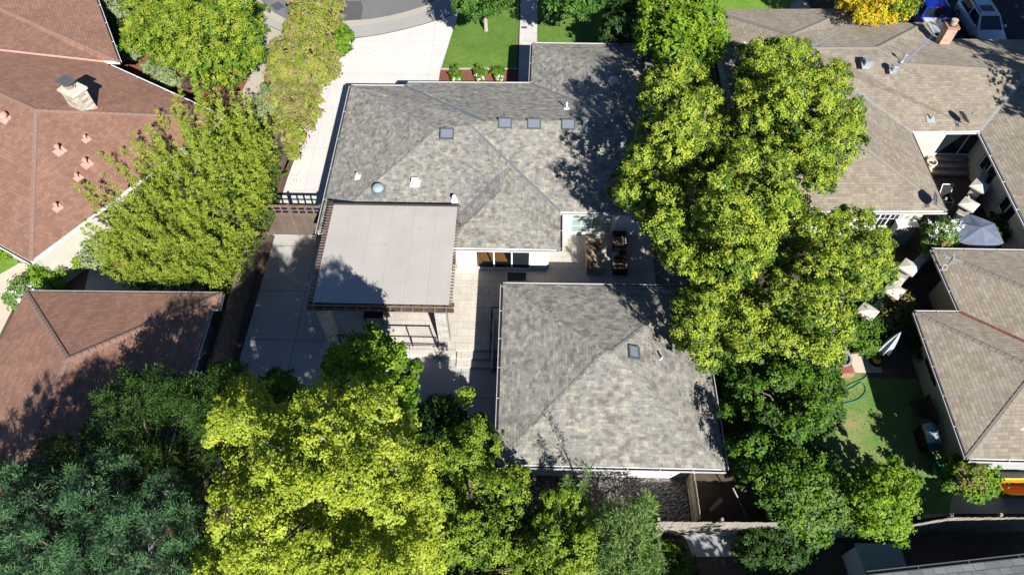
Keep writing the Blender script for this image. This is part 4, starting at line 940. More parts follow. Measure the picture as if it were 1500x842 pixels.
# ------------------------------------------------------------------ garden furniture
sx, sy = at(870, 375, 0.7)[:2]
so = thing('outdoor_sofa', 'tan cushioned outdoor sofa with two brown pillows on the stone patio', 'sofa', (sx, sy, PZ))
m = MB(); m.bx(sx - 0.42, sx + 0.40, sy - 0.98, sy + 0.95, PZ + 0.06, PZ + 0.30); m.build('base', 'pale_wood', so)
for k in range(3):
    m = MB(); a = sy - 0.80 + k * 0.53; m.bx(sx - 0.24, sx + 0.39, a + 0.004, a + 0.526, PZ + 0.302, PZ + 0.46); m.build('seat_cushion', 'cushion_tan', so)
m = MB(); m.bx(sx - 0.44, sx - 0.25, sy - 0.98, sy + 0.95, PZ + 0.302, PZ + 0.80); m.build('backrest', 'cushion_tan', so)
for s in (-1, 1):
    m = MB(); c = sy - 0.015 + s * 0.885; m.bx(sx - 0.24, sx + 0.39, c - 0.08, c + 0.08, PZ + 0.302, PZ + 0.62); m.build('armrest', 'cushion_tan', so)
for (u, v), lb in (((876, 359), 'brown pillow at the house end of the tan sofa'), ((872, 387), 'brown pillow at the garage end of the tan sofa')):
    p = at(u, v, PZ + 0.55); m = MB(); m.smooth = True; m.lathe((p[0], p[1], PZ + 0.462), [(0.10, 0), (0.2, 0.05), (0.2, 0.09), (0.08, 0.14)], 8); tag(m.build('pillow', 'cushion_brown'), lb, 'pillow', 'pillows on the sofa')
def lounge(label, u, v, face):
    x, y = at(u, v, PZ + 0.45)[:2]; t = thing('lounge_chair', label, 'chair', (x, y, PZ), 'lounge chairs on the stone patio')
    m = MB(); m.bx(x - 0.36, x + 0.36, y - 0.34, y + 0.34, PZ + 0.22, PZ + 0.30); m.build('seat_frame', 'wicker_dark', t)
    m = MB(); m.bx(x - 0.28, x + 0.28, y - 0.26, y + 0.26, PZ + 0.302, PZ + 0.42); m.build('seat_cushion', 'cushion_tan' if face < 0 else 'cushion_brown', t)
    yb = y - face * 0.31; m = MB(); m.bx(x - 0.36, x + 0.36, yb - 0.05, yb + 0.05, PZ + 0.302, PZ + 0.78); m.build('backrest', 'wicker_dark', t)
    for s in (-1, 1):
        m = MB(); m.bx(x + s * 0.33 - 0.04, x + s * 0.33 + 0.04, y - 0.25, y + 0.25, PZ + 0.50, PZ + 0.55); m.build('armrest', 'pale_wood', t)
        for q in (-1, 1):
            m = MB(); m.bx(x + s * 0.33 - 0.025, x + s * 0.33 + 0.025, y + q * 0.22 - 0.025, y + q * 0.22 + 0.025, PZ + 0.002, PZ + 0.498); m.build('leg', 'wicker_dark', t)
lounge('lounge chair with tan cushion by the white house wall', 907, 352, -1)
lounge('lounge chair with brown cushion by the garage gutter', 908, 391, 1)
x, y = at(907, 373, PZ + 0.4)[:2]; ft = thing('low_table', 'low black square table between the two lounge chairs', 'table', (x, y, PZ))
m = MB(); m.bx(x - 0.38, x + 0.38, y - 0.30, y + 0.30, PZ + 0.36, PZ + 0.42); m.build('table_top', 'black_metal', ft)
m = MB(); m.bx(x - 0.3, x + 0.3, y - 0.22, y + 0.22, PZ + 0.002, PZ + 0.358); m.build('base', 'wicker_dark', ft)
# courtyard pieces
x, y = at(1388, 287, 0.6)[:2]; lc = thing('sling_chair', 'white framed sling chair in the shaded courtyard', 'chair', (x, y, 0))
m = MB()
for s in (-0.3, 0.3): m.tube([(x + s, y - 0.45, 0.02), (x + s, y - 0.35, 0.45), (x + s, y + 0.2, 0.4), (x + s, y + 0.5, 1.0)], 0.025, 8); m.tube([(x + s, y + 0.4, 0.02), (x + s, y + 0.1, 0.42)], 0.025, 8)
m.tube([(x - 0.3, y + 0.5, 1.0), (x + 0.3, y + 0.5, 1.0)], 0.025, 8); m.tube([(x - 0.3, y - 0.35, 0.45), (x + 0.3, y - 0.35, 0.45)], 0.025, 8); m.build('frame', 'white_trim', lc)
m = MB(); m.add([(x - 0.28, y - 0.33, 0.46), (x + 0.28, y - 0.33, 0.46), (x + 0.28, y + 0.2, 0.42), (x - 0.28, y + 0.2, 0.42), (x + 0.28, y + 0.5, 0.98), (x - 0.28, y + 0.5, 0.98)], [(0, 1, 2, 3), (3, 2, 4, 5)]); m.build('sling', 'rubber', lc)
def urn(name, label, u, v, mat, r=0.3, h=0.55, z=0.35):
    x, y = at(u, v, z)[:2]; m = MB(); m.lathe((x, y, 0.02), [(r * .6, 0), (r * .75, h * .3), (r, h), (r * 1.12, h), (r * 1.12, h + .06), (r * .9, h + .06), (r * .85, h - .05)], 18); m.mat(1); m.lathe((x, y, 0.02), [(r * .88, h - .08), (r * .5, h - .02), (0.02, h)], 14)
    return tag(m.build(name, [mat, 'dirt']), label, 'planter')
urn('garden_urn', 'white stone urn by the courtyard steps and the roof corner', 1362, 243, 'concrete_cap', 0.26, 0.6)
urn('flower_pot', 'round clay pot with dark soil near the umbrella and cream wall', 1473, 322, 'terracotta', 0.36, 0.5)
urn('bowl_planter', 'grey bowl planter on the small terrace beside the worn lawn', 1233, 525, 'render_grey', 0.42, 0.35)
x, y = at(1240, 541, 0.3)[:2]; sp = MB(); sp.box((x, y, 0.2), (0.62, 0.55, 0.36), 0.1); sp.mat(1).box((x, y, 0.395), (0.5, 0.43, 0.03), 0.1); tag(sp.build('square_planter', ['terracotta', 'petal_red']), 'square clay planter full of red blooms at the lawn edge', 'planter')
x, y = at(1379, 685, 0.4)[:2]; m = MB(); m.lathe((x, y, 0.0), [(0.26, 0), (0.34, 0.5), (0.38, 0.5), (0.38, 0.56), (0.30, 0.56), (0.28, 0.4)], 20); tag(m.build('green_tub', 'green_plastic'), 'green plastic tub at the corner of the worn lawn', 'tub')
# barbecue, bench and chair along the sage wall
x, y = at(1363, 637, 0.8)[:2]; bq = thing('barbecue', 'barbecue with grey blue lid standing by the sage green wall', 'barbecue', (x, y, 0))
m = MB(); m.bx(x - 0.3, x + 0.3, y - 0.45, y + 0.45, 0.1, 0.85); m.build('body', 'black_metal', bq)
m = MB(); m.tube([(x, y - 0.44, 0.86), (x, y + 0.44, 0.86)], 0.28, 14); m.build('lid', 'blue_grey_plastic', bq)
for s in (-0.6, 0.6):
    m = MB(); m.bx(x - 0.27, x + 0.27, y + s - 0.14, y + s + 0.14, 0.80, 0.84); m.build('side_shelf', 'grey_metal', bq)
x, y = at(1352, 603, 0.5)[:2]; bn = thing('garden_bench', 'dark slatted bench in shade under the black barred window', 'bench', (x, y, 0))
m = MB()
for k in range(4): m.bx(x - 0.25 + k * 0.13, x - 0.14 + k * 0.13, y - 0.7, y + 0.7, 0.42, 0.46)
m.build('seat', 'dark_wood', bn); m = MB()
for k in range(3): m.bx(x + 0.29, x + 0.33, y - 0.7, y + 0.7, 0.5 + k * 0.15, 0.6 + k * 0.15)
m.build('backrest', 'dark_wood', bn)
for s in (-0.6, 0.6):
    m = MB(); m.bx(x - 0.24, x - 0.18, y + s - 0.03, y + s + 0.03, 0.011, 0.42); m.bx(x + 0.23, x + 0.288, y + s - 0.03, y + s + 0.03, 0.011, 0.9); m.build('leg', 'dark_wood', bn)
# hose on the lawn
hp = [(1273, 548), (1262, 556), (1245, 563), (1235, 572), (1248, 568), (1262, 560), (1268, 572), (1258, 584), (1240, 590), (1228, 592)]
hs = [Vector(at(u, v, 0.035)) for u, v in hp]; hq = []
for i in range(len(hs) - 1):
    a0, a1, a2, a3 = hs[max(i - 1, 0)], hs[i], hs[i + 1], hs[min(i + 2, len(hs) - 1)]
    for k in range(6):
        t_ = k / 6; hq.append(0.5 * (2 * a1 + (a2 - a0) * t_ + (2 * a0 - 5 * a1 + 4 * a2 - a3) * t_ ** 2 + (3 * a1 - a0 - 3 * a2 + a3) * t_ ** 3))
m = MB(); m.tube(hq, 0.022, 6); tag(m.build('garden_hose', 'hose_green'), 'green garden hose looped across the worn lawn', 'hose')
# orange tub
p0, p1 = at(1466, 702, 0.7), at(1520, 708, 0.7)
ot = thing('orange_tub', 'bright orange plastic tub with wavy rim on bare ground below the roof', 'tub', (p0[0] + 0.8, p0[1] - 0.2, 0))
L = 2.0; W_ = 0.62; n = 26; m = MB(); vs = []; fs = []
def rimpt(i, sc, z, wav):
    t = i / n * 2 * math.pi; ca, sa = math.cos(t), math.sin(t); e = 0.45
    px_ = math.copysign(abs(ca) ** e, ca) * L / 2 * sc; py_ = math.copysign(abs(sa) ** e, sa) * W_ / 2 * sc
    return (p0[0] + L / 2 + px_, p0[1] - 0.25 + py_ * 1.1, z + wav * math.sin(i * 2.4))
rings = [(0.86, 0.02, 0), (0.98, 0.5, 0.02), (1.03, 0.56, 0.03), (0.93, 0.5, 0.02), (0.80, 0.10, 0)]
for sc, z, wv in rings:
    for i in range(n): vs.append(rimpt(i, sc, z, wv))
for j in range(len(rings) - 1):
    for i in range(n): fs.append((j * n + i, j * n + (i + 1) % n, (j + 1) * n + (i + 1) % n, (j + 1) * n + i))
fs.append(tuple(reversed(range(n)))); fs.append(tuple((len(rings) - 1) * n + i for i in range(n))); m.add(vs, fs); m.build('body', 'orange_plastic', ot)
m = MB(); m.tube([rimpt(i % n, 1.03, 0.57, 0.03) for i in range(n + 1)], 0.03, 6, cap=False); m.build('rim', 'yellow_plastic', ot)
# flat shed at the bottom
sz = 1.6; q = [at(1252, 795, sz), at(1317, 795, sz), at(1336, 850, sz), at(1272, 850, sz)]
sd = thing('flat_roof_shed', 'low shed with flat blue grey roof in shade above the slate roof', 'shed', (q[0][0] + 0.8, q[0][1] - 0.6, 0))
m = MB(); m.prism([p[:2] for p in q], sz - 0.06, sz); m.build('roof', 'render_grey', sd)
cx = sum(p[0] for p in q) / 4; cy_ = sum(p[1] for p in q) / 4
m = MB(); m.prism([(cx + (p[0] - cx) * 0.9, cy_ + (p[1] - cy_) * 0.9) for p in q], 0, sz - 0.062); m.build('wall', 'grey_stucco', sd)
# pale garden light by the driveway
x, y = at(470, 124, 0.5)[:2]; gl = thing('garden_light', 'small white garden light between the hedge and the driveway', 'garden light', (x, y, 0))
m = MB(); m.cyl((x, y, 0), 0.025, 0.02, 0.42, 8); m.build('post', 'black_metal', gl); m = MB(); m.lathe((x, y, 0.42), [(0.05, 0), (0.16, 0.03), (0.14, 0.1), (0.02, 0.16)], 14); m.build('shade', 'white_trim', gl)

# ------------------------------------------------------------------ satellite dishes
def dish(label, u, v, V_, f, azim, r=0.36, mat='grey_metal', name='satellite_dish', tilt=0.6):
    c, n = plane_hit(u, v, V_, f); t = thing(name, label, 'dish', tuple(c))
    m = MB(); oriented(m, c, n, (0.22, 0.22), 0.0, 0.03); m.tube([c, c + Vector((0, 0, 0.35)), c + Vector((math.cos(azim) * .08, math.sin(azim) * .08, 0.5))], 0.025, 8); m.build('mast', 'grey_metal', t)
    ax = Vector((math.cos(azim) * math.cos(tilt), math.sin(azim) * math.cos(tilt), math.sin(tilt))); a = ax.cross(Vector((0, 0, 1))).normalized(); b = a.cross(ax)
    o = c + Vector((math.cos(azim) * .1, math.sin(azim) * .1, 0.52)); m = MB(); vs = []; fs = []; k = 20
    for s in (0, 1):
        for j, (rr, dz) in enumerate(((0.02, 0), (r * .5, r * .06), (r, r * .22))):
            for i in range(k):
                t_ = 2 * math.pi * i / k; vs.append(o + a * rr * math.cos(t_) + b * rr * 0.9 * math.sin(t_) + ax * (dz - 0.02 * s))
    for s in (0, 1):
        for j in range(2):
            for i in range(k):
                q = [(s * 3 + j) * k + i, (s * 3 + j) * k + (i + 1) % k, (s * 3 + j + 1) * k + (i + 1) % k, (s * 3 + j + 1) * k + i]; fs.append(tuple(q) if s == 0 else tuple(reversed(q)))
    for i in range(k): fs.append((2 * k + i, 2 * k + (i + 1) % k, 5 * k + (i + 1) % k, 5 * k + i))
    m.add(vs, fs); m.build('reflector', mat, t, smooth=True)
    m = MB(); e = o + ax * r * 1.3 - b * r * 0.2; m.tube([o - b * r * 0.85, e], 0.014, 6); m.box(e, (0.09, 0.09, 0.12)); m.build('receiver_arm', 'pale_metal', t)
    return t
dish('dark satellite dish near the courtyard eave of the tan roof', 1402, 184, {k: v for k, v in (('a', at(1335, 193, E2)), ('b', at(1436, 192, E2)), ('c', at(1285, 70, 4.4)))}, ['a', 'b', 'c'], math.radians(15), 0.40)
dish('grey satellite dish at the corner of the tan wing above the terrace', 1358, 301, {'a': at(1387, 309, E2), 'b': (12.1, 23.75, E2), 'c': (16.9, 27.9, 4.2)}, ['a', 'b', 'c'], math.radians(-20), 0.38)
# white aerial on the lower tan roof
c = Vector(at(1385, 392, 3.1)); ae = thing('rooftop_aerial', 'pale multi arm aerial at the corner of the lower tan roof', 'aerial', tuple(c))
m = MB(); m.tube([c + Vector((0.1, 0.1, -0.25)), c + Vector((0, 0, 0.75))], 0.035, 8); m.build('mast', 'pale_metal', ae)
m = MB(); a = c + Vector((0, 0, 0.65)); m.bar(a + Vector((-0.42, 0.2, 0)), a + Vector((0.4, -0.16, 0)), 0.11, 0.05); m.bar(a + Vector((-0.1, -0.24, 0.05)), a + Vector((0.15, 0.32, 0.05)), 0.08, 0.04); m.bar(a + Vector((-0.34, 0.0, 0.03)), a + Vector((-0.28, 0.34, 0.03)), 0.07, 0.03); m.build('arms', 'pale_metal', ae)
m = MB(); k = 14
m.tube([c + Vector((-0.25 + 0.11 * math.cos(2 * math.pi * i / k), -0.2 + 0.07 * math.sin(2 * math.pi * i / k), 0.3 + 0.11 * math.sin(2 * math.pi * i / k))) for i in range(k + 1)], 0.025, 6); m.build('ring', 'pale_metal', ae)

# ------------------------------------------------------------------ vehicles
def loft(m, st, y_sign=1):
    """st: list of (y, half_width, z_bottom, z_top, tumble)"""
    vs = []; n = 10
    for y, w, zb, zt, cr in st:
        half = [(w * 0.90, zb), (w * 0.99, zb + 0.12), (w, zb + (zt - zb) * 0.55), (w * 0.965, zt - 0.05), (w * 0.86, zt + cr * 0.4)]
        vs += [(-a, y, z) for a, z in half] + [(a, y, z) for a, z in reversed(half)]
    fs = []
    for i in range(len(st) - 1):
        for k in range(n): fs.append((i * n + k, i * n + (k + 1) % n, (i + 1) * n + (k + 1) % n, (i + 1) * n + k))
    fs.append(tuple(range(n))); e = (len(st) - 1) * n; fs.append(tuple(e + k for k in reversed(range(n)))); m.add(vs, fs)

def wheel(parent, x, y, r=0.37, w=0.24):
    m = MB(); m.tube([(x - w / 2, y, r), (x - w / 2 + 0.03, y, r), (x + w / 2 - 0.03, y, r), (x + w / 2, y, r)], [r * .9, r, r, r * .9], 20); t = m.build('wheel', 'rubber', parent)
    m = MB(); s = 1 if x > 0 else -1; m.tube([(x + s * (w / 2 - 0.02), y, r), (x + s * (w / 2 + 0.012), y, r)], [r * .62, r * .55], 16); m.build('rim', 'chrome', t)

def shift(root, loc, rz):
    root.location = loc; root.rotation_euler = (0, 0, rz)

def quad_panel(parent, name, mat, P4, t=0.012):
    a, b, c, d = (Vector(p) for p in P4); n = (b - a).cross(c - a).normalized() * t
    m = MB(); m.add([a, b, c, d, a + n, b + n, c + n, d + n], [(3, 2, 1, 0), (4, 5, 6, 7), (0, 1, 5, 4), (1, 2, 6, 5), (2, 3, 7, 6), (3, 0, 4, 7)]); return m.build(name, mat, parent)

def greenhouse(parent, paint, y0b, y1b, y0t, y1t, wb, wt, zb, zt, glass='window_glass', roof_extra=None):
    """cab: front is +y"""
    B = [(-wb, y0b, zb), (wb, y0b, zb), (wb, y1b, zb), (-wb, y1b, zb)]; T = [(-wt, y0t, zt), (wt, y0t, zt), (wt, y1t, zt), (-wt, y1t, zt)]
    ym = (y0t + y1t) / 2; T2 = [(-wt * .8, y0t + .18, zt + .045), (wt * .8, y0t + .18, zt + .045), (wt * .8, y1t - .18, zt + .045), (-wt * .8, y1t - .18, zt + .045)]
    m = MB(); m.add(B + T + T2, [(0, 1, 5, 4), (1, 2, 6, 5), (2, 3, 7, 6), (3, 0, 4, 7), (4, 5, 9, 8), (5, 6, 10, 9), (6, 7, 11, 10), (7, 4, 8, 11), (8, 9, 10, 11), (3, 2, 1, 0)]); m.build('cab', paint, parent)
    def lerp(p, q, t): return tuple(p[i] + (q[i] - p[i]) * t for i in range(3))
    def pan(a, b, c, d, l, r, lo, hi, name):  # a,b bottom; d,c top
        q = []
        for s, t in ((l, lo), (r, lo), (r, hi), (l, hi)): q.append(lerp(lerp(a, b, s), lerp(d, c, s), t))
        quad_panel(parent, name, glass, q)
    pan(B[2], B[3], T[3], T[2], 0.07, 0.93, 0.06, 0.93, 'windscreen')
    pan(B[0], B[1], T[1], T[0], 0.08, 0.92, 0.12, 0.90, 'rear_window')
    for s0, s1 in ((0.06, 0.47), (0.52, 0.93)):
        pan(B[1], B[2], T[2], T[1], s0, s1, 0.08, 0.88, 'side_window'); pan(B[3], B[0], T[0], T[3], s0, s1, 0.08, 0.88, 'side_window')

def mirror(parent, x, y, z, paint):
    m = MB(); s = 1 if x > 0 else -1; m.box((x + s * 0.12, y, z), (0.2, 0.12, 0.15)); m.build('wing_mirror', paint, parent)

tr = thing('pickup_truck', 'blue pickup truck with open grey bed parked beside the pale car', 'pickup truck', (0, 0, 0))
m = MB(); loft(m, [(1.75, 0.95, 0.42, 1.12, .05), (2.2, 0.985, 0.36, 1.14, .05), (4.1, 0.985, 0.36, 1.14, .05), (5.0, 0.97, 0.38, 1.12, .06), (5.55, 0.9, 0.42, 1.02, .05)]); m.build('body', 'car_blue', tr, smooth=False)
m = MB(); m.bx(-0.985, -0.86, 0.1, 1.749, 0.45, 1.2); m.bx(0.86, 0.985, 0.1, 1.749, 0.45, 1.2); m.build('bed_side', 'car_blue', tr)
m = MB(); m.bx(-0.858, 0.858, 0.1, 1.748, 0.45, 0.98); m.build('bed_floor', 'bed_liner', tr)
m = MB(); m.bx(-0.859, 0.859, 1.66, 1.747, 0.982, 1.2); m.build('bed_bulkhead', 'bed_liner', tr)
m = MB(); m.bx(-0.86, 0.86, 0.0, 0.098, 0.5, 1.18); m.mat(1).bx(-0.2, 0.2, -0.012, -0.001, 0.92, 1.02); m.build('tailgate', ['car_blue', 'chrome'], tr)
m = MB(); m.bx(-0.95, 0.95, -0.18, -0.03, 0.42, 0.6); m.build('bumper', 'chrome', tr)
for s in (-1, 1):
    m = MB(); m.bx(s * 0.92 - 0.06, s * 0.92 + 0.06, 0.0, 0.097, 0.7, 1.12); m.build('tail_light', 'tail_red', tr)
greenhouse(tr, 'car_blue', 1.85, 4.2, 2.0, 3.6, 0.93, 0.76, 1.15, 1.82)
m = MB(); m.bx(-0.2, 0.2, 1.95, 2.0, 1.80, 1.85); m.build('brake_light', 'tail_red', tr)
for x in (-0.86, 0.86):
    for y in (0.95, 4.45): wheel(tr, x, y, 0.40, 0.26)
mirror(tr, -0.98, 3.85, 1.25, 'car_blue'); mirror(tr, 0.98, 3.85, 1.25, 'car_blue')
shift(tr, (27.45, 40.75, 0.008), math.radians(0.5))

sv = thing('compact_car', 'pale silver sport utility car with sunroof facing the tan house in shade', 'car', (0, 0, 0))
m = MB(); loft(m, [(-2.25, 0.82, 0.45, 0.98, .03), (-2.05, 0.90, 0.32, 1.02, .04), (-1.0, 0.93, 0.26, 1.06, .04), (0.9, 0.93, 0.26, 1.06, .05), (1.5, 0.92, 0.28, 1.03, .10), (2.1, 0.86, 0.33, 0.92, .09), (2.32, 0.72, 0.42, 0.80, .05)]); m.build('body', 'car_silver', sv, smooth=True)
greenhouse(sv, 'car_silver', -2.1, 1.35, -1.55, 0.45, 0.87, 0.66, 1.03, 1.62)
m = MB(); m.bx(-0.42, 0.42, -0.55, 0.12, 1.664, 1.676); m.build('sunroof', 'window_glass', sv)
for s in (-1, 1):
    m = MB(); m.bar((s * 0.60, -1.35, 1.665), (s * 0.60, 0.3, 1.665), 0.04, 0.04); m.build('roof_rail', 'grey_metal', sv)
    m = MB(); m.box((s * 0.66, 2.12, 0.80), (0.26, 0.2, 0.14), -s * 0.5); m.build('headlight', 'lamp_clear', sv)
    mirror(sv, s * 0.9, 0.95, 1.12, 'car_silver')
    for y in (-1.4, 1.45): wheel(sv, s * 0.84, y, 0.35, 0.22)
m = MB(); m.box((0, 2.26, 0.56), (0.9, 0.14, 0.16)); m.build('grille', 'black_metal', sv)
shift(sv, (30.75, 42.7, 0.008), math.radians(181.5))
# ------------------------------------------------------------------ trees and shrubs
def inside(p, poly):
    x, y = p; c = False; n = len(poly)
    for i in range(n):
        x1, y1 = poly[i]; x2, y2 = poly[(i + 1) % n]
        if (y1 > y) != (y2 > y) and x < (x2 - x1) * (y - y1) / (y2 - y1) + x1: c = not c
    return c

def edge_dist(p, poly):
    A, D, DD = poly_arrays(poly); W_ = np.array(p, float) - A
    t = np.clip((W_ * D).sum(1) / DD, 0, 1); e = W_ - D * t[:, None]
    return float(np.sqrt((e * e).sum(1).min()))
_PA = {}
def poly_arrays(poly):
    k = id(poly)
    if k not in _PA or _PA[k][0] is not poly:
        A = np.array(poly, float); D = np.roll(A, -1, 0) - A; _PA[k] = (poly, A, D, (D * D).sum(1) + 1e-9)
    return _PA[k][1:]

def crown_clumps(poly, ztop, zmin, rpx=(14, 24), gaps=(), apex=None, spacing=1.12, zj=0.6, under=True, squash=0.85, gapdrop=2.6, bough=0):
    """clumps of foliage over a domed crown whose outline from the air is poly; gaps are hollows between the boughs"""
    us = [p[0] for p in poly]; vs = [p[1] for p in poly]; u0, u1, v0, v1 = min(us), max(us), min(vs), max(vs)
    ap = apex or ((u0 + u1) / 2, v0 + (v1 - v0) * 0.36); out = []; pts = []
    R = max(math.hypot(ap[0] - u, ap[1] - v) for u, v in poly)
    def height(u, v):
        d = edge_dist((u, v), poly); da = math.hypot(u - ap[0], v - ap[1]); t = da / (da + d + 1e-6)
        return zmin + (ztop - zmin) * math.sqrt(max(0, 1 - t * t))
    bc = []
    if bough:
        for _ in range(4000):
            u = random.uniform(u0, u1); v = random.uniform(v0, v1); rb = bough * random.uniform(0.75, 1.25)
            if inside((u, v), poly) and edge_dist((u, v), poly) > rb * 0.35 and all(math.hypot(u - a, v - b) > 0.90 * (rb + c) for a, b, c in bc): bc.append((u, v, rb))
    def lump(u, v):
        if not bc: return 0.0
        return min(math.hypot(u - a, (v - b) * 1.1) / c for a, b, c in bc)
    tries = int((u1 - u0) * (v1 - v0) / (rpx[0] ** 2) * 22) + 400
    for _ in range(tries):
        u = random.uniform(u0, u1); v = random.uniform(v0, v1); r = random.uniform(*rpx)
        if not inside((u, v), poly): continue
        e = edge_dist((u, v), poly)
        if e < 0.72 * r: r = max(rpx[0] * 0.6, e * 1.3)
        if e < 0.62 * r: continue
        if any(math.hypot(u - a, v - b) < spacing * 0.5 * (r + c) * 1.25 for a, b, c in pts): continue
        ing = any(math.hypot(u - a, v - b) < c for a, b, c in gaps)
        lm = lump(u, v)
        pts.append((u, v, r)); z = height(u, v) + random.uniform(-zj, zj) * (0.6 if bc else 1.0)
        if bc: z += (1.1 * math.sqrt(max(0, 1 - lm * lm)) - 0.4) if lm < 1 else -1.5 - min(1.0, (lm - 1) * 2)
        if ing: z -= gapdrop
        p = at(u, v, z); rm = r * mpp(p); out.append((*p, rm, rm, rm * squash))
    if under:   # inner boughs below the outer ones
        extra = []
        for (x, y, z, a, b, c) in out:
            q0 = np.array((x, y, z)); dirn = _C - q0; dirn /= np.linalg.norm(dirn)
            for dz in ((random.uniform(0.7, 1.1), random.uniform(1.5, 2.3), 3.6) if zmin > 5 else (random.uniform(0.7, 1.1), random.uniform(1.5, 2.3))):
                q = q0 - dirn * dz * (1.0 if zmin > 2 else 0.45)
                extra.append((q[0] + random.uniform(-.25, .25), q[1] + random.uniform(-.25, .25), max(q[2], 0.35), a * 1.1, b * 1.1, c * 0.8, 1))
        out += extra
    return out

def leaves(clumps, leaf=(0.16, 0.10), tuft=0.17, per=15, dens=11.0, mode='flat', seed=1, ragged=0.18, lower=-0.45, upb=0.55, old_out=0.12):
    """many small blades gathered in tufts over the clumps; returns quad vertices (n,4,3)"""
    r_ = np.random.default_rng(seed); C_, D_ = [], []
    clumps = sorted(clumps, key=len); B_ = []; F_L = []
    for cl in clumps:
        x, y, z, a, b, c = cl[:6]; inner = len(cl) > 6
        n = max(6, int(dens * (0.55 if inner else 1.0) * (a * b + 0.6 * a * c) * 4.2)); d = r_.normal(size=(n * 3, 3)); d /= np.linalg.norm(d, axis=1)[:, None]; d = d[d[:, 2] > lower][:n]
        F_L.append(np.ones(len(d), bool) if inner else (r_.random(len(d)) < np.where(d[:, 2] < 0.0, old_out, 0.0)))  # inner clumps and clump undersides take the shade-darkened leaves
        s = (1 + r_.normal(0, ragged, len(d)))[:, None]; s = np.clip(s, 0.45, 1.45)
        C_.append(np.array((x, y, z)) + d * np.array((a, b, c)) * s); D_.append(d); B_.append(np.full(len(d), 1.6 if inner else 1.0))
    C_ = np.concatenate(C_); D_ = np.concatenate(D_); n = len(C_); BG = np.repeat(np.concatenate(B_), per)
    P = np.repeat(C_, per, 0); N = np.repeat(D_, per, 0); k = len(P); sz = np.repeat(r_.uniform(0.7, 1.25, n), per)[:, None]
    off = r_.normal(size=(k, 3)) * (tuft * 0.6) * sz; P = P + off
    if mode == 'flat':
        nr = N * 0.55 + np.array((0.12, -0.25, upb)) + off / tuft * 0.30 + r_.normal(size=(k, 3)) * 0.30
        nr /= np.linalg.norm(nr, axis=1)[:, None]; a = np.cross(nr, r_.normal(size=(k, 3))); a /= np.linalg.norm(a, axis=1)[:, None]
    elif mode == 'radial':
        a = off / (np.linalg.norm(off, axis=1)[:, None] + 1e-6) + N * 0.5 + np.array((0, 0, 0.25)); a /= np.linalg.norm(a, axis=1)[:, None]
        nr = np.cross(a, r_.normal(size=(k, 3))); nr /= np.linalg.norm(nr, axis=1)[:, None]
    else:  # plume: blades point up and out
        a = N * 0.55 + np.array((0, 0, 0.9)) + r_.normal(size=(k, 3)) * 0.35; a /= np.linalg.norm(a, axis=1)[:, None]
        nr = np.cross(a, r_.normal(size=(k, 3))); nr /= np.linalg.norm(nr, axis=1)[:, None]
    b = np.cross(nr, a); ls = (r_.uniform(0.65, 1.2, k) * BG)[:, None]; L = leaf[0] * ls / 2; W_ = leaf[1] * ls / 2
    Q = np.stack([P - a * L, P + b * W_ + nr * (W_ * 0.25), P + a * L, P - b * W_ + nr * (W_ * 0.25)], 1)
    return Q, np.repeat(np.concatenate(F_L), per)

def quads_object(name, Q, mats, parent, L, mi=None):
    n = len(Q); me = bpy.data.meshes.new(name); co = (Q.reshape(-1, 3) - np.array(L)).astype(np.float32)
    me.vertices.add(n * 4); me.vertices.foreach_set('co', co.ravel()); me.loops.add(n * 4); me.loops.foreach_set('vertex_index', np.arange(n * 4, dtype=np.int32))
    me.polygons.add(n); me.polygons.foreach_set('loop_start', np.arange(0, n * 4, 4, dtype=np.int32)); me.polygons.foreach_set('loop_total', np.full(n, 4, dtype=np.int32))
    for m in mats: me.materials.append(MATS[m])
    if mi is not None: me.polygons.foreach_set('material_index', mi.astype(np.int32))
    me.update(calc_edges=True); ob = bpy.data.objects.new(name, me); COL.objects.link(ob)
    if parent: ob.parent = parent
    else: ob.location = L
    return ob

NLEAF = [0]
# inner leaves: duller green of older growth, plus crown shade put into the colour
OLD_SHADED = {'leaf_yellow_green': 'leaf_old_shaded', 'leaf_yellow_lime': 'leaf_yellow_green', 'leaf_lime': 'leaf_green', 'leaf_mottled': 'leaf_old_shaded', 'leaf_bright': 'leaf_green', 'leaf_green': 'leaf_dark', 'leaf_tawny': 'leaf_russet', 'leaf_russet': 'leaf_tawny', 'leaf_juniper': 'leaf_old_shaded', 'leaf_lawn_tree': 'leaf_dark', 'leaf_redwood': 'leaf_dark', 'leaf_pine': 'leaf_pine_old_shaded'}
def limb_path(p, q, sag=0.25, k=5):
    p = np.array(p, float); q = np.array(q, float); out = []
    for i in range(k + 1):
        t = i / k; s = p + (q - p) * t; s = s + np.array((random.uniform(-.08, .08), random.uniform(-.08, .08), sag * math.sin(math.pi * t) * np.linalg.norm(q - p) * 0.4)) * (1 if 0 < i < k else 0); out.append(tuple(s))
    return out

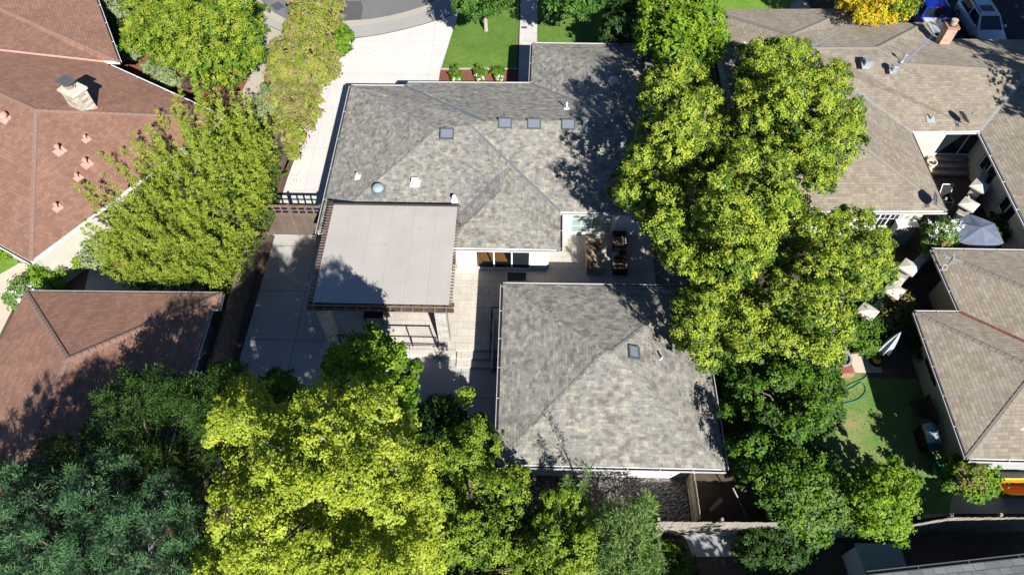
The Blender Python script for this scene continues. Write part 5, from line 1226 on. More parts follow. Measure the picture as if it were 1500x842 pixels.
def plant(name, label, cat, clumps, mat, base=None, group=None, trunk=0.16, bark='bark', limbs=10, fork=0.42, extra=None, crown_name='crown', **kw):
    seed = sum(ord(c) for c in label)
    A = np.array([c[:3] for c in clumps])
    if base is None: base = (float(A[:, 0].mean()), float(A[:, 1].mean()))
    root = thing(name, label, cat, (base[0], base[1], 0), group); ztop = float(A[:, 2].max()); zf = max(0.15, float(A[:, 2].min() + (ztop - A[:, 2].min()) * fork) * 0.55)
    m = MB(); cen = A.mean(0); top = (cen[0] * 0.6 + base[0] * 0.4, cen[1] * 0.6 + base[1] * 0.4, ztop * 0.82)
    m.smooth = True
    fk = (base[0] * 0.8 + cen[0] * 0.2, base[1] * 0.8 + cen[1] * 0.2, zf)
    m.tube([(base[0], base[1], -0.02), (base[0], base[1], 0.12), fk, top], [trunk * 1.5, trunk * 1.08, trunk * 0.85, trunk * 0.2], 10)
    idx = list(range(len(clumps))); random.shuffle(idx)
    for i in idx[:limbs]:
        c = clumps[i]; t = random.uniform(0.0, 0.55); s = tuple(np.array(fk) * (1 - t) + np.array(top) * t)
        m.tube(limb_path(s, c[:3]), [trunk * 0.42, trunk * 0.33, trunk * 0.25, trunk * 0.18, trunk * 0.12, trunk * 0.05], 7)
    m.build('trunk' if trunk > 0.06 else 'stem', bark, root)
    Q, old_shaded = leaves(clumps, seed=seed, **kw); mats = [mat, OLD_SHADED.get(mat, mat)]; mi = old_shaded.astype(np.int32)
    if extra:
        Qs = [Q]; ms = [mi]
        for j, (cl, mt, kk) in enumerate(extra):
            q, _ = leaves(cl, seed=seed + j + 1, **kk); Qs.append(q); ms.append(np.full(len(q), len(mats))); mats.append(mt)
        Q = np.concatenate(Qs); mi = np.concatenate(ms)
    NLEAF[0] += len(Q)
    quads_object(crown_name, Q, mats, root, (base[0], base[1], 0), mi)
    return root

BROAD = dict(leaf=(0.092, 0.06), tuft=0.125, per=24, dens=18, ragged=0.17)
GB = 'broadleaf trees between the grey and the tan roofs'
# five yellow-green trees standing in line between the main house and the tan house
T1 = [(957, 101), (975, 108), (994, 83), (1014, 80), (1034, 112), (1060, 140), (1062, 165), (1080, 194), (1077, 211), (1050, 225), (1030, 215), (1012, 235), (1000, 272), (1006, 330), (1012, 352), (1012, 388),
      (985, 392), (965, 375), (962, 350), (950, 335), (930, 320), (905, 300), (897, 276), (923, 228), (937, 177), (943, 125)]
plant('broadleaf_tree', 'yellow green tree leaning over the shaded end of the grey main roof', 'tree',
      crown_clumps(T1, 10.0, 6.2, (12, 21), [(1002, 262, 16), (985, 245, 14), (1000, 135, 8), (962, 250, 10), (945, 300, 12), (985, 300, 10)], apex=(1000, 160), bough=27), 'leaf_yellow_green', (9.7, 25.2), GB, 0.22, limbs=16, **BROAD)
T2 = [(1080, 62), (1095, 68), (1110, 58), (1130, 62), (1150, 56), (1174, 57), (1194, 88), (1192, 112), (1215, 92), (1231, 86), (1241, 120), (1236, 146), (1257, 145), (1262, 191), (1257, 222), (1234, 257),
      (1203, 280), (1185, 274), (1182, 252), (1160, 245), (1135, 220), (1110, 215), (1085, 195), (1078, 165), (1082, 120)]
plant('broadleaf_tree', 'yellow green tree overhanging the tan roof below its long valley', 'tree',
      crown_clumps(T2, 9.5, 5.8, (12, 21), [(1092, 172, 14), (1115, 190, 15), (1133, 232, 13), (1090, 85, 14), (1203, 175, 12), (1195, 130, 9), (1150, 215, 8), (1110, 100, 9)], apex=(1150, 130), bough=27), 'leaf_yellow_green', (11.6, 27.5), GB, 0.2, limbs=16, **BROAD)
T3 = [(1025, 225), (1050, 228), (1075, 212), (1100, 200), (1120, 215), (1150, 235), (1170, 270), (1175, 310), (1150, 330), (1140, 350), (1125, 385), (1105, 410), (1080, 425), (1050, 420), (1025, 415), (1000, 400),
      (990, 380), (1005, 350), (1020, 330), (1015, 290), (1010, 250)]
plant('broadleaf_tree', 'tall yellow green tree in the middle of the line between the grey and tan houses', 'tree',
      crown_clumps(T3, 10.2, 6.0, (12, 22), [(1015, 370, 22), (1040, 385, 18), (1040, 240, 16), (1012, 300, 12), (1065, 395, 12), (1020, 250, 14)], apex=(1085, 275), bough=27), 'leaf_yellow_green', (11.2, 22.4), GB, 0.24, limbs=18, **BROAD)
T4 = [(1170, 310), (1195, 305), (1215, 315), (1230, 310), (1250, 305), (1266, 303), (1280, 325), (1300, 335), (1308, 345), (1300, 375), (1317, 393), (1310, 410), (1285, 425), (1262, 435), (1240, 440), (1248, 470), (1242, 500), (1220, 535), (1190, 530),
      (1160, 520), (1135, 530), (1120, 500), (1115, 460), (1130, 425), (1120, 400), (1130, 370), (1150, 345)]
plant('broadleaf_tree', 'wide yellow green tree beside the capped pillar wall and terrace', 'tree',
      crown_clumps(T4, 8.6, 4.6, (12, 22), [(1150, 400, 20), (1135, 420, 18), (1215, 335, 10), (1160, 380, 14), (1140, 470, 14), (1165, 490, 13), (1190, 385, 10), (1215, 470, 8)], apex=(1220, 390), bough=27), 'leaf_yellow_green', (13.6, 17.6), GB, 0.22, limbs=18, **BROAD)
T5 = [(970, 462), (990, 440), (1000, 425), (1030, 420), (1060, 412), (1100, 405), (1115, 430), (1130, 450), (1132, 470), (1120, 500), (1110, 520), (1090, 530), (1070, 510), (1050, 515), (1045, 538), (1030, 535), (1010, 518), (985, 500), (980, 480)]
plant('broadleaf_tree', 'yellow green tree touching the corner of the pyramid roofed outbuilding', 'tree',
      crown_clumps(T5, 7.6, 4.8, (11, 19), [(1075, 465, 12), (1000, 420, 8), (1120, 480, 8)], apex=(1050, 455), bough=27), 'leaf_yellow_green', (9.6, 16.6), GB, 0.18, limbs=12, **BROAD)
GREEN = dict(leaf=(0.12, 0.08), tuft=0.145, per=19, dens=14, ragged=0.17)
T6 = [(1048, 505), (1075, 495), (1095, 520), (1115, 530), (1135, 525), (1160, 530), (1200, 530), (1225, 535), (1230, 575), (1225, 610), (1205, 625), (1195, 645), (1170, 655), (1160, 675), (1120, 680), (1095, 695), (1080, 700), (1068, 660), (1062, 610), (1055, 590), (1052, 550)]
plant('leafy_tree', 'deep green leafy tree filling the gap beside the pyramid roof gutter', 'tree',
      crown_clumps(T6, 5.3, 2.7, (12, 22), [(1075, 580, 22), (1085, 620, 16), (1110, 545, 14), (1165, 580, 10), (1140, 590, 10), (1070, 640, 12)], apex=(1160, 580), bough=25), 'leaf_green', (11.6, 13.6), GB, 0.2, limbs=14, **GREEN)
T7 = [(1075, 695), (1110, 680), (1150, 672), (1185, 662), (1215, 665), (1225, 690), (1245, 705), (1245, 740), (1238, 765), (1215, 772), (1205, 802), (1190, 795), (1175, 785), (1150, 775), (1140, 755), (1118, 735), (1108, 710)]
plant('leafy_tree', 'mixed green tree drooping over the weathered fence by the clipped hedge', 'tree',
      crown_clumps(T7, 5.2, 2.4, (11, 19), [(1165, 700, 12), (1185, 690, 8), (1230, 725, 7), (1140, 710, 8)], apex=(1170, 705)), 'leaf_green', (12.4, 9.6), GB, 0.15, limbs=12, extra=[(crown_clumps([(1150, 680), (1220, 690), (1240, 760), (1190, 790), (1140, 740)], 5.4, 3.2, (8, 13), under=False), 'leaf_feathery', dict(leaf=(0.12, 0.05), tuft=0.16, per=9, dens=4))], **GREEN)
T8 = [(1248, 712), (1255, 692), (1285, 682), (1310, 690), (1328, 686), (1342, 712), (1338, 745), (1328, 760), (1332, 772), (1318, 790), (1305, 782), (1275, 785), (1250, 770), (1240, 745)]
plant('leafy_tree', 'round green tree standing alone at the shady end of the worn lawn', 'tree',
      crown_clumps(T8, 5.0, 2.2, (11, 19), [(1275, 700, 9), (1300, 692, 8)], apex=(1290, 725)), 'leaf_bright', (14.9, 9.7), GB, 0.15, limbs=12, **GREEN)
T9 = [(940, 20), (935, -40), (1010, -60), (1050, 5), (1066, 45), (1058, 75), (1030, 100), (1015, 112), (985, 100), (955, 88), (934, 62)]
plant('leafy_tree', 'bright green big leaved tree behind the far corner of the grey main roof', 'tree',
      crown_clumps(T9, 6.8, 3.6, (13, 24), [(985, 95, 10)], apex=(1000, 25)), 'leaf_bright', None, GB, 0.2, limbs=12, leaf=(0.20, 0.12), tuft=0.2, per=14, dens=10)
T10 = [(885, 45), (890, 5), (905, -20), (930, -25), (940, 20), (935, 62), (905, 66), (880, 62)]
plant('dark_shrub', 'dark green tall shrub in shade at the edge of the front lawn', 'shrub',
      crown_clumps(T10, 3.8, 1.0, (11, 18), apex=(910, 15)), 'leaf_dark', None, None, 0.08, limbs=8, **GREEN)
LT = dict(leaf=(0.16, 0.10), tuft=0.17, per=15, dens=10)
plant('lawn_tree', 'small dark green tree with pale trunk on the lawn beside the driveway', 'tree',
      crown_clumps([(655, 0), (660, -45), (700, -70), (745, -45), (757, -5), (742, 15), (730, 22), (715, 32), (690, 25), (668, 22)], 5.2, 2.6, (11, 18), apex=(705, -20)), 'leaf_lawn_tree', xy(712, 45), 'young trees on the front lawn', 0.13, 'bark_pale', 10, **LT)
plant('lawn_tree', 'small dark green tree with pale trunk on the lawn past the stone walk', 'tree',
      crown_clumps([(782, -5), (790, -50), (840, -75), (880, -50), (892, -5), (880, 12), (860, 22), (830, 28), (812, 24), (795, 8)], 5.2, 2.6, (11, 18), apex=(840, -20)), 'leaf_lawn_tree', xy(861, 36), 'young trees on the front lawn', 0.13, 'bark_pale', 10, **LT)
plant('maple_tree', 'small orange and yellow autumn tree behind the tan roof', 'tree',
      crown_clumps([(1215, -10), (1222, -50), (1300, -70), (1335, -30), (1338, 12), (1320, 28), (1300, 36), (1275, 34), (1262, 36), (1250, 12), (1235, 12)], 5.2, 2.4, (11, 18), [(1255, 20, 8)], apex=(1280, -15)), 'leaf_orange', None, None, 0.12, limbs=8,
      extra=[(crown_clumps([(1300, -40), (1335, -20), (1342, 18), (1318, 30), (1300, 20)], 4.8, 2.2, (10, 16)), 'leaf_green', LT)], **LT)
# upper left
T14 = [(178, 65), (190, 40), (183, 10), (200, -30), (290, -55), (368, -35), (380, 10), (388, 35), (380, 60), (378, 90), (362, 112), (345, 120), (335, 130), (318, 122), (300, 132), (278, 115), (262, 105), (240, 92), (215, 80), (195, 72)]
plant('spreading_tree', 'large lime green feathery tree in the planted front corner by the kerb', 'tree',
      crown_clumps(T14, 6.6, 2.4, (13, 23), [(295, 60, 12), (320, 100, 10), (250, 40, 8), (345, 75, 9), (270, 90, 8)], apex=(285, 15), bough=25), 'leaf_lime', None, None, 0.2, limbs=14, leaf=(0.11, 0.06), tuft=0.14, per=20, dens=14,
      extra=[(crown_clumps([(183, 30), (210, 20), (225, 45), (215, 70), (190, 60)], 4.8, 3.2, (11, 16)), 'leaf_yellow_green', BROAD)])
def juniper_plumes(cl):
    """each bough of the juniper ends in an upright plume that narrows to a point"""
    out = []; cx = sum(c[0] for c in cl) / len(cl); cy = sum(c[1] for c in cl) / len(cl)
    for c in cl:
        if len(c) > 6:
            out.append((c[0], c[1], max(0.4, c[2] - 0.75), c[3] * 1.35, c[4] * 1.3, c[5], 1)); continue
        x, y, z, r = c[:4]; n = 8; h = random.uniform(1.6, 2.5); dx = (x - cx) * (0.12 if x < cx else 0.0) + random.uniform(-.18, .14); dy = (y - cy) * 0.11 + random.uniform(-.18, .18)
        for k in range(n):
            t = k / (n - 1); rr = r * (0.95 * (1 - t) ** 0.6 + 0.2); out.append((x + dx * t + random.uniform(-.05, .05), y + dy * t + random.uniform(-.05, .05), z - 0.8 + h * t, rr, rr, rr * 1.1) + ((1,) if k == 0 else ()))  # plume base uses the shade-darkened inner leaves
    return out
T15 = [(228, 200), (245, 205), (262, 180), (290, 150), (285, 135), (310, 150), (345, 165), (366, 172), (385, 192), (400, 205), (404, 232), (396, 265), (390, 298), (383, 318), (370, 342), (360, 358), (350, 378), (344, 404), (332, 420), (320, 418),
       (300, 405), (275, 400), (255, 410), (225, 402), (195, 412), (170, 400), (172, 385), (150, 370), (152, 340), (160, 315), (148, 305), (150, 288), (170, 280), (178, 262), (205, 240), (222, 225)]
plant('juniper_tree', 'huge bushy yellow green juniper with upright plumes beside the red roof', 'tree',
      juniper_plumes(crown_clumps(T15, 4.8, 1.7, (9, 12.5), [(240, 300, 8), (330, 240, 8), (350, 330, 8), (290, 330, 7), (270, 250, 6), (345, 290, 6), (300, 270, 6)], apex=(300, 240), zj=0.55, spacing=1.42)), 'leaf_juniper', None, None, 0.2, limbs=6,
      mode='plume', leaf=(0.08, 0.04), tuft=0.075, per=15, dens=25, ragged=0.14, lower=-0.9, old_out=0.0)
# lower middle
F_ = [(335, 560), (348, 552), (362, 555), (385, 596), (425, 604), (432, 590), (450, 575), (485, 558), (505, 575), (515, 560), (539, 534), (560, 560), (573, 605), (600, 604), (606, 640), (612, 660), (632, 676), (632, 725), (640, 790), (636, 850), (634, 900), (280, 900), (289, 824), (309, 792),
      (308, 722), (330, 714), (339, 665), (312, 652), (312, 605)]
plant('broadleaf_tree', 'enormous bright yellow green tree in front of the concrete yard', 'tree',
      crown_clumps(F_, 12.8, 9.6, (14, 27), [(475, 680, 22), (535, 758, 24), (465, 772, 18), (420, 752, 16), (352, 735, 16), (592, 760, 16), (400, 640, 10), (420, 690, 8), (505, 690, 10), (335, 790, 10), (375, 655, 8), (500, 640, 8), (450, 800, 8), (580, 800, 10), (430, 640, 8)], apex=(490, 680), zj=0.5, bough=36), 'leaf_yellow_lime', (-5.4, 7.6), None, 0.3, limbs=24, leaf=(0.076, 0.05), tuft=0.105, per=24, dens=24, ragged=0.16)
D17 = [(482, 525), (500, 505), (520, 500), (545, 482), (560, 500), (572, 515), (585, 505), (590, 530), (606, 535), (606, 560), (596, 585), (600, 610), (560, 600), (520, 600), (485, 590), (470, 560)]
plant('leafy_tree', 'dark green tree poking up between the yellow green tree and the patio railing', 'tree',
      crown_clumps(D17, 9.0, 6.4, (12, 20), [], apex=(545, 530)), 'leaf_bright', (-5.6, 12.4), None, 0.16, limbs=10, **GREEN)
D18 = [(385, 560), (400, 542), (425, 548), (440, 565), (445, 590), (430, 610), (395, 605), (380, 585)]
plant('leafy_shrub', 'rounded dark green shrub on the concrete yard behind the yellow green tree', 'shrub',
      crown_clumps(D18, 4.2, 2.4, (10, 15), apex=(412, 565)), 'leaf_green', None, None, 0.08, limbs=6, **GREEN)
D19 = [(602, 620), (612, 600), (630, 588), (650, 582), (668, 590), (674, 610), (670, 640), (640, 650), (610, 650)]
plant('leafy_shrub', 'very dark green shrub in tree shade by the outbuilding gutter', 'shrub',
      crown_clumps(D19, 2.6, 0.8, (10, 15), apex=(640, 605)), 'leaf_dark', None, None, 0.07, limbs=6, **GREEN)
plant('sapling', 'thin sapling with a small sunlit yellow top over the concrete yard', 'sapling',
      crown_clumps([(668, 575), (680, 570), (693, 576), (692, 590), (676, 592), (668, 586)], 3.4, 2.8, (7, 10), under=False), 'leaf_mottled', None, None, 0.05, limbs=4, leaf=(0.13, 0.08), tuft=0.14, per=12, dens=9)
G_ = [(630, 647), (650, 632), (666, 612), (682, 620), (698, 602), (708, 622), (723, 640), (732, 676), (755, 688), (774, 694), (776, 733), (750, 752), (752, 800), (735, 815), (715, 830), (690, 820), (660, 830), (648, 800), (640, 760), (632, 720), (634, 680)]
plant('broadleaf_tree', 'mottled green and yellow tree at the white wall corner of the pyramid roofed outbuilding', 'tree',
      crown_clumps(G_, 4.7, 3.0, (12, 21), [(705, 725, 14), (725, 745, 10), (640, 700, 10), (680, 790, 10)], apex=(690, 680), bough=25), 'leaf_mottled', (-1.7, 8.6), None, 0.17, limbs=14, **BROAD)
H_ = [(795, 740), (806, 724), (828, 715), (852, 719), (862, 745), (877, 768), (872, 812), (866, 850), (860, 900), (640, 900), (645, 845), (690, 842), (720, 838), (750, 815), (765, 790), (780, 765)]
plant('broadleaf_tree', 'green yellow tree in front of the dark river gravel at the lower edge', 'tree',
      crown_clumps(H_, 4.6, 2.4, (12, 20), [(780, 780, 12), (810, 775, 9), (740, 850, 12), (700, 860, 12)], apex=(820, 770), bough=25), 'leaf_mottled', (1.6, 6.4), None, 0.14, limbs=12, **BROAD)
I_ = [(862, 795), (872, 755), (892, 740), (905, 752), (925, 745), (945, 725), (958, 740), (950, 770), (958, 790), (965, 820), (960, 900), (860, 900), (858, 840)]
plant('feathery_tree', 'wispy pale green feathery tree at the corner of the weathered fence', 'tree',
      crown_clumps(I_, 4.6, 2.2, (11, 18), apex=(915, 780)), 'leaf_feathery', (4.4, 7.0), None, 0.1, limbs=12, mode='radial', leaf=(0.2, 0.035), tuft=0.2, per=14, dens=7, ragged=0.35)
for lbl, u, v, h in (('thin bare topped sapling near the lower white wall whose shade falls on the grey roof', 845, 716, 5.6), ('second thin sapling by the gravel with upright twigs', 822, 722, 4.9)):
    b = xy(u, v + 36, 0); cl = [(b[0] + random.uniform(-.1, .1), b[1] - 0.1 + random.uniform(-.1, .1), 1.5 + (h - 1.5) * i / 9, 0.14 - 0.01 * i, 0.14 - 0.01 * i, 0.26) for i in range(10)]
    plant('sapling', lbl, 'sapling', cl, 'leaf_feathery', b, None, 0.05, limbs=8, fork=0.2, mode='radial', leaf=(0.16, 0.03), tuft=0.15, per=9, dens=5)
# lower left conifers
K_ = [(-60, 690), (0, 688), (20, 680), (60, 690), (80, 672), (110, 668), (150, 662), (185, 655), (205, 662), (235, 680), (262, 690), (285, 700), (300, 730), (296, 775), (306, 800), (285, 842), (280, 900), (-60, 900)]
plant('pine_tree', 'blue green pine with tufted needles filling the lower corner', 'tree',
      crown_clumps(K_, 10.5, 7.6, (11, 20), [(170, 700, 14), (230, 735, 16), (265, 720, 14), (200, 765, 12), (120, 735, 10), (255, 790, 10), (130, 800, 10), (215, 700, 12), (60, 740, 8)], apex=(90, 800), zj=0.6, bough=25), 'leaf_pine', (-12.4, 4.6), None, 0.28, limbs=26,
      mode='radial', leaf=(0.115, 0.017), tuft=0.13, per=40, dens=9, ragged=0.25, old_out=0.28)
L_ = [(60, 655), (85, 650), (95, 640), (120, 640), (150, 600), (135, 575), (165, 575), (185, 545), (210, 560), (220, 530), (235, 550), (262, 560), (300, 560), (330, 545), (345, 540), (352, 560), (330, 600), (325, 650), (300, 690), (200, 690), (100, 690)]
plant('conifer_tree', 'dark feathery conifer spreading its boughs over the red brown garage roof', 'tree',
      crown_clumps(L_, 9.4, 6.8, (11, 18), [(250, 640, 30), (200, 640, 24), (280, 660, 24)], apex=(210, 620), zj=0.5, gapdrop=1.4), 'leaf_redwood', (-13.2, 8.6), None, 0.24, limbs=22,
      mode='radial', leaf=(0.10, 0.026), tuft=0.13, per=24, dens=11, ragged=0.5)
M_ = [(222, 600), (232, 575), (260, 580), (275, 560), (300, 548), (330, 535), (352, 530), (356, 548), (340, 580), (325, 610), (290, 632), (250, 620), (225, 612)]
plant('conifer_tree', 'smaller sunlit green conifer between the garage wall and the yellow green tree', 'tree',
      crown_clumps(M_, 8.4, 7.0, (9, 14), apex=(300, 575), zj=0.4), 'leaf_redwood', (-12.7, 10.6), None, 0.12, limbs=14, mode='radial', leaf=(0.10, 0.028), tuft=0.12, per=20, dens=11, ragged=0.5)

# ---- shrubs
SH = dict(leaf=(0.12, 0.07), tuft=0.14, per=14, dens=12)
def shrub(label, poly, ztop, zmin, mat, rpx=(9, 15), name='garden_shrub', extra=None, group=None, cat='shrub', base=None, **k):
    kw = dict(SH); kw.update(k)
    return plant(name, label, cat, crown_clumps(poly, ztop, zmin, rpx, zj=0.15, spacing=0.9), mat, base, group, 0.05, limbs=6, extra=extra, **kw)
HG = 'shrubs of the hedge along the driveway'
shrub('tallest tawny green hedge shrub beside the street kerb', [(425, 30), (430, -30), (495, -40), (498, 0), (492, 45), (470, 60), (440, 55), (418, 60), (415, 40)], 2.6, 0.7, 'leaf_tawny', (10, 17), group=HG)
shrub('tawny yellow hedge shrub just below the kerbside one', [(395, 95), (400, 60), (420, 55), (470, 55), (495, 60), (497, 100), (485, 125), (455, 125), (430, 120), (400, 120), (388, 105)], 2.2, 0.6, 'leaf_tawny', (10, 16), group=HG)
shrub('fresh lime green shrub at the kerb end of the hedge by the driveway', [(492, 40), (505, 36), (512, 50), (510, 72), (500, 82), (492, 70)], 1.3, 0.5, 'leaf_bright', (7, 11), group=HG)
shrub('pinkish russet hedge shrub opposite the white garden light', [(395, 125), (430, 122), (462, 128), (468, 160), (455, 180), (425, 182), (400, 170), (385, 150)], 1.9, 0.5, 'leaf_russet', (10, 15), group=HG)
shrub('grey green wispy hedge shrub where the russet one meets the path', [(372, 150), (385, 130), (402, 122), (412, 140), (400, 165), (380, 172), (368, 165)], 1.6, 0.5, 'leaf_sage', (9, 13), group=HG)
shrub('green and tawny shrub at the house end of the driveway hedge', [(398, 175), (425, 178), (452, 172), (458, 150), (464, 165), (448, 195), (436, 232), (424, 234), (415, 205), (400, 195)], 1.9, 0.5, 'leaf_tawny', (8, 13), group=HG)
shrub('rounded bright green bush below the lowest corner of the red roof', [(45, 402), (52, 385), (68, 380), (85, 388), (92, 405), (85, 418), (62, 418), (48, 412)], 1.4, 0.4, 'leaf_bright', (8, 12))
shrub('narrow lime green shrub against the shaded wall below the red roof', [(78, 365), (90, 355), (100, 362), (118, 385), (112, 392), (98, 380), (84, 375)], 1.2, 0.5, 'leaf_bright', (6, 9))
shrub('grey green airy shrub by the cream wall and juniper', [(115, 350), (125, 338), (150, 340), (165, 352), (158, 378), (140, 390), (124, 380)], 1.6, 0.5, 'leaf_sage', (8, 13))
shrub('small green bush under the gutter at the picture edge', [(-12, 368), (0, 356), (14, 366), (12, 376), (-10, 378)], 0.9, 0.35, 'leaf_bright', (6, 9))
shrub('tall grey leaved shrub beside the upper red roof eave', [(148, -20), (170, -15), (185, 5), (178, 28), (165, 22), (155, 8)], 2.2, 0.7, 'leaf_sage', (8, 13))
shrub('dark green shrub in shade beneath the upper red roof eave', [(155, 20), (168, 30), (180, 45), (178, 62), (165, 50)], 1.2, 0.4, 'leaf_dark', (6, 10))
shrub('blue green low shrub at the foot of the lime green tree', [(180, 65), (200, 62), (204, 80), (190, 90), (178, 80)], 1.1, 0.4, 'leaf_sage', (6, 10))
shrub('purple leaved shrub between the lime green tree and the juniper', [(268, 118), (280, 110), (296, 116), (296, 128), (280, 132)], 1.2, 0.5, 'leaf_purple', (6, 9))
shrub('dark red leaved shrub in the mulch near the narrow gravel path', [(318, 140), (332, 132), (350, 140), (352, 156), (334, 158)], 1.2, 0.4, 'leaf_purple', (7, 10))
shrub('pale sage shrub growing against the red roof gutter below the lime green tree', [(205, 92), (230, 95), (255, 108), (270, 122), (255, 128), (225, 112)], 1.3, 0.5, 'leaf_sage', (7, 11))
def bloom(poly, ztop, zmin, mat, n=(5, 8)): return (crown_clumps(poly, ztop, zmin, n, under=False, spacing=1.2), mat, dict(leaf=(0.13, 0.11), tuft=0.10, per=7, dens=5))
P1 = [(14, 440), (20, 425), (30, 412), (45, 412), (56, 418), (46, 426), (32, 436), (22, 448)]
shrub('white flowering shrub at the corner of the lower red roof', P1, 1.0, 0.4, 'leaf_feathery', (6, 9), extra=[([(*at(random.uniform(18, 50), random.uniform(414, 442), 0.9), 0.07, 0.07, 0.05) for _ in range(16)], 'petal_white', dict(leaf=(0.09, 0.08), tuft=0.06, per=5, dens=1))], name='flowering_shrub')
P2 = [(1352, 352), (1362, 330), (1380, 322), (1402, 328), (1412, 342), (1404, 358), (1385, 370), (1362, 368)]
shrub('white and red flowering shrub between the pillars and the grey umbrella', P2, 2.5, 1.6, 'leaf_feathery', (8, 12), extra=[([(*at(random.uniform(1360, 1410), random.uniform(322, 350), random.uniform(2.2, 2.6)), 0.08, 0.08, 0.06) for _ in range(34)], 'petal_white', dict(leaf=(0.07, 0.06), tuft=0.08, per=3, dens=1)), bloom([(1360, 355), (1400, 355), (1395, 370), (1365, 370)], 2.4, 1.7, 'leaf_autumn')], name='flowering_shrub')
shrub('autumn tinted shrub growing round the lower end of the pillar wall', [(1290, 455), (1300, 432), (1325, 428), (1338, 440), (1332, 465), (1315, 485), (1298, 482)], 1.8, 0.6, 'leaf_autumn', (9, 14))
shrub('glossy green shrub between the pillar wall and the small terrace', [(1242, 480), (1255, 455), (1278, 450), (1290, 475), (1288, 505), (1265, 520), (1245, 512)], 2.0, 0.7, 'leaf_green', (9, 14))
shrub('small green tree like shrub at the corner post of the sage green wall', [(1386, 690), (1398, 678), (1420, 672), (1445, 676), (1460, 692), (1452, 715), (1432, 726), (1405, 718), (1388, 708)], 2.6, 1.2, 'leaf_bright', (9, 14), extra=[bloom([(1395, 685), (1440, 685), (1440, 712), (1400, 710)], 2.8, 2.0, 'leaf_autumn', (5, 7))])
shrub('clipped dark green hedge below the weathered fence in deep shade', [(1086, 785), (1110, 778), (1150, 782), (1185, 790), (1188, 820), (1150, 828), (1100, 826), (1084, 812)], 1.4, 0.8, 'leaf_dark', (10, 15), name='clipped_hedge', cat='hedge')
shrub('straggling dark bush in the fence corner beneath the feathery tree', [(962, 795), (985, 800), (1010, 825), (1010, 860), (965, 860)], 1.2, 0.4, 'leaf_green', (9, 13))
shrub('shadowed leafy climber along the cream wall near the lower roof corner', [(1340, 470), (1352, 485), (1362, 512), (1350, 530), (1336, 505)], 1.1, 0.4, 'leaf_dark', (7, 10))
shrub('potted leafy plants crowding the shaded courtyard wall near the umbrella', [(1452, 330), (1468, 310), (1486, 322), (1480, 345), (1460, 350)], 1.1, 0.4, 'leaf_dark', (6, 9))
for u, lb in ((668, 'small flowering clump in the bark bed next to the driveway'), (703, 'small flowering clump in the middle of the bark bed'), (732, 'small flowering clump in the bark bed next to the stone walk')):
    P = [(u - 6, 114), (u, 110), (u + 6, 113), (u + 5, 118), (u - 5, 118)]
    shrub(lb, P, 0.28, 0.15, 'leaf_bright', (3, 4.5), name='flower_clump', cat='plant', group='flowering clumps in the bark bed', extra=[([(*at(u + random.uniform(-6, 6), 114 + random.uniform(-4, 4), 0.42), 0.05, 0.05, 0.05) for _ in range(5)], 'petal_white', dict(leaf=(0.06, 0.05), tuft=0.05, per=3, dens=1))], leaf=(0.09, 0.05), tuft=0.09)
# fallen leaves
def litter(label, spots, n, z=None, plane=None, size=0.07, mat='litter', spread=14):
    Q = []
    for _ in range(n):
        u0, v0, s = random.choice(spots); u = random.gauss(u0, s); v = random.gauss(v0, s * 0.6)
        if plane: c, nr = plane_hit(u, v, *plane); c = c + nr * 0.03
        else: c = Vector(at(u, v, z)); nr = Vector((0, 0, 1))
        a = nr.cross(Vector((random.gauss(0, 1), random.gauss(0, 1), random.gauss(0, 1)))).normalized(); b = (nr + Vector((random.gauss(0, .15), random.gauss(0, .15), 0))).normalized().cross(a); k = size * random.uniform(.5, 1.2) / 2
        Q.append([c - a * k, c + b * k * .7, c + a * k, c - b * k * .7])
    o = quads_object('fallen_leaves', np.array([[tuple(p) for p in q] for q in Q]), [mat], None, (0, 0, 0)); o['kind'] = 'stuff'; o['label'] = label; return o
GV = dict(SE=(8.24, 10.27, E2), NE=(8.24, 19.05, E2), B=(3.86, 14.66, 4.26), SW=(-0.82, 10.27, E2))
litter('brown fallen leaves drifted on the pyramid roof under the yellow green tree', [(1015, 505, 14), (1000, 490, 12), (1030, 520, 8), (975, 500, 22)], 500, plane=(GV, ['SE', 'NE', 'B']))
litter('scattered brown leaves on the stone patio', [(930, 375, 22), (850, 395, 20), (700, 430, 20), (900, 390, 30)], 160, z=PZ + 0.012)
litter('scattered brown leaves on the concrete yard', [(430, 470, 40), (640, 560, 40), (400, 380, 30)], 160, z=0.03)
litter('scattered leaves on the worn lawn', [(1270, 620, 40), (1290, 680, 30), (1240, 570, 15)], 260, z=0.03)
litter('scattered leaves on the driveway edge', [(480, 120, 14), (450, 200, 12), (520, 70, 14), (430, 260, 8)], 120, z=0.03)
litter('fallen leaves along the bare ground below the weathered fence', [(1000, 810, 30), (1230, 800, 40), (1400, 740, 40), (1450, 800, 40)], 300, z=-0.01)
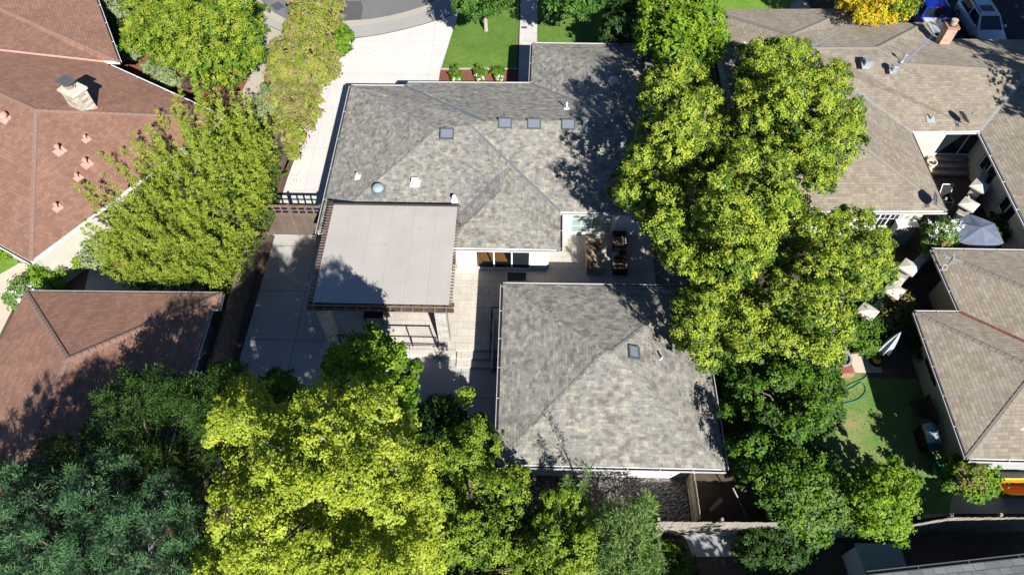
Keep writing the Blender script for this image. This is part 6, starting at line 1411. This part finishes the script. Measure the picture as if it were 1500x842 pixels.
# shade trees just beyond the picture, one inferred from shade on cars and tan roof, the lower one added
big = [(33.2 + random.uniform(-3.0, 3.2), 26.5 + random.uniform(-4.0, 3.5), random.uniform(6.5, 11.0), 1.0, 1.0, 0.85) for _ in range(40)] + [(36.3 + random.uniform(-2.6, 3.5), 32.0 + random.uniform(-4, 4), random.uniform(8, 12), 1.1, 1.1, 0.9) for _ in range(70)]
plant('unseen_shade_tree', 'tall leafy tree beyond the tan roof casting shade on the parked cars', 'tree', big, 'leaf_green', (36.0, 27.0), None, 0.3, limbs=20, leaf=(0.3, 0.2), tuft=0.3, per=10, dens=5)
added_tree = [(9.5 + random.uniform(-3.4, 3.6), 0.6 + random.uniform(-2.0, 1.8), random.uniform(3.4, 5.4), 0.9, 0.9, 0.75) for _ in range(44)]  # unseen tree added to put the lower yard in shade
plant('unseen_shade_tree', 'leafy tree below the clipped hedge casting shade over the lower yard', 'tree', added_tree, 'leaf_green', (9.5, 0.3), None, 0.2, limbs=14, leaf=(0.3, 0.2), tuft=0.3, per=10, dens=5)
print('leaf quads', NLEAF[0])

# ------------------------------------------------------------------ light, sky, camera
SUN_EL = math.radians(36.5); S_AZ = math.atan2(0.377, -0.926)   # from +Y clockwise towards +X
w = bpy.data.worlds.new('World'); scn.world = w; w.use_nodes = True
nt = w.node_tree; bg = nt.nodes['Background']; sky = nt.nodes.new('ShaderNodeTexSky'); sky.sky_type = 'NISHITA'; sky.sun_disc = False
sky.sun_elevation = SUN_EL; sky.sun_rotation = S_AZ; sky.altitude = 50; sky.air_density = 0.65; sky.dust_density = 0.05; sky.ozone_density = 6.0
nt.links.new(sky.outputs[0], bg.inputs[0]); bg.inputs[1].default_value = 0.062
sd_ = bpy.data.lights.new('sun', 'SUN'); sd_.energy = 5.0; sd_.angle = math.radians(0.53); sd_.color = (1.0, 0.965, 0.91)
so_ = bpy.data.objects.new('sun', sd_); COL.objects.link(so_)
sv_ = Vector((0.377 * math.cos(SUN_EL), -0.926 * math.cos(SUN_EL), math.sin(SUN_EL))); so_.rotation_euler = sv_.to_track_quat('Z', 'Y').to_euler(); so_.location = (10, -25, 40)

cam = bpy.data.cameras.new('camera'); co = bpy.data.objects.new('camera', cam); COL.objects.link(co)
cam.sensor_fit = 'HORIZONTAL'; cam.sensor_width = 36.0; cam.lens = 36.0 * FOC / 1500; cam.clip_start = 0.5; cam.clip_end = 2000
co.location = (0, 0, CAM_H); co.rotation_euler = (math.pi / 2 - PITCH, 0, YAW); scn.camera = co
scn.view_settings.view_transform = 'Standard'; scn.view_settings.look = 'None'; scn.view_settings.gamma = 1.0; scn.view_settings.exposure = 0.85
scn.cycles.max_bounces = 6; scn.cycles.diffuse_bounces = 1; scn.cycles.glossy_bounces = 2; scn.cycles.transparent_max_bounces = 6; scn.cycles.transmission_bounces = 3
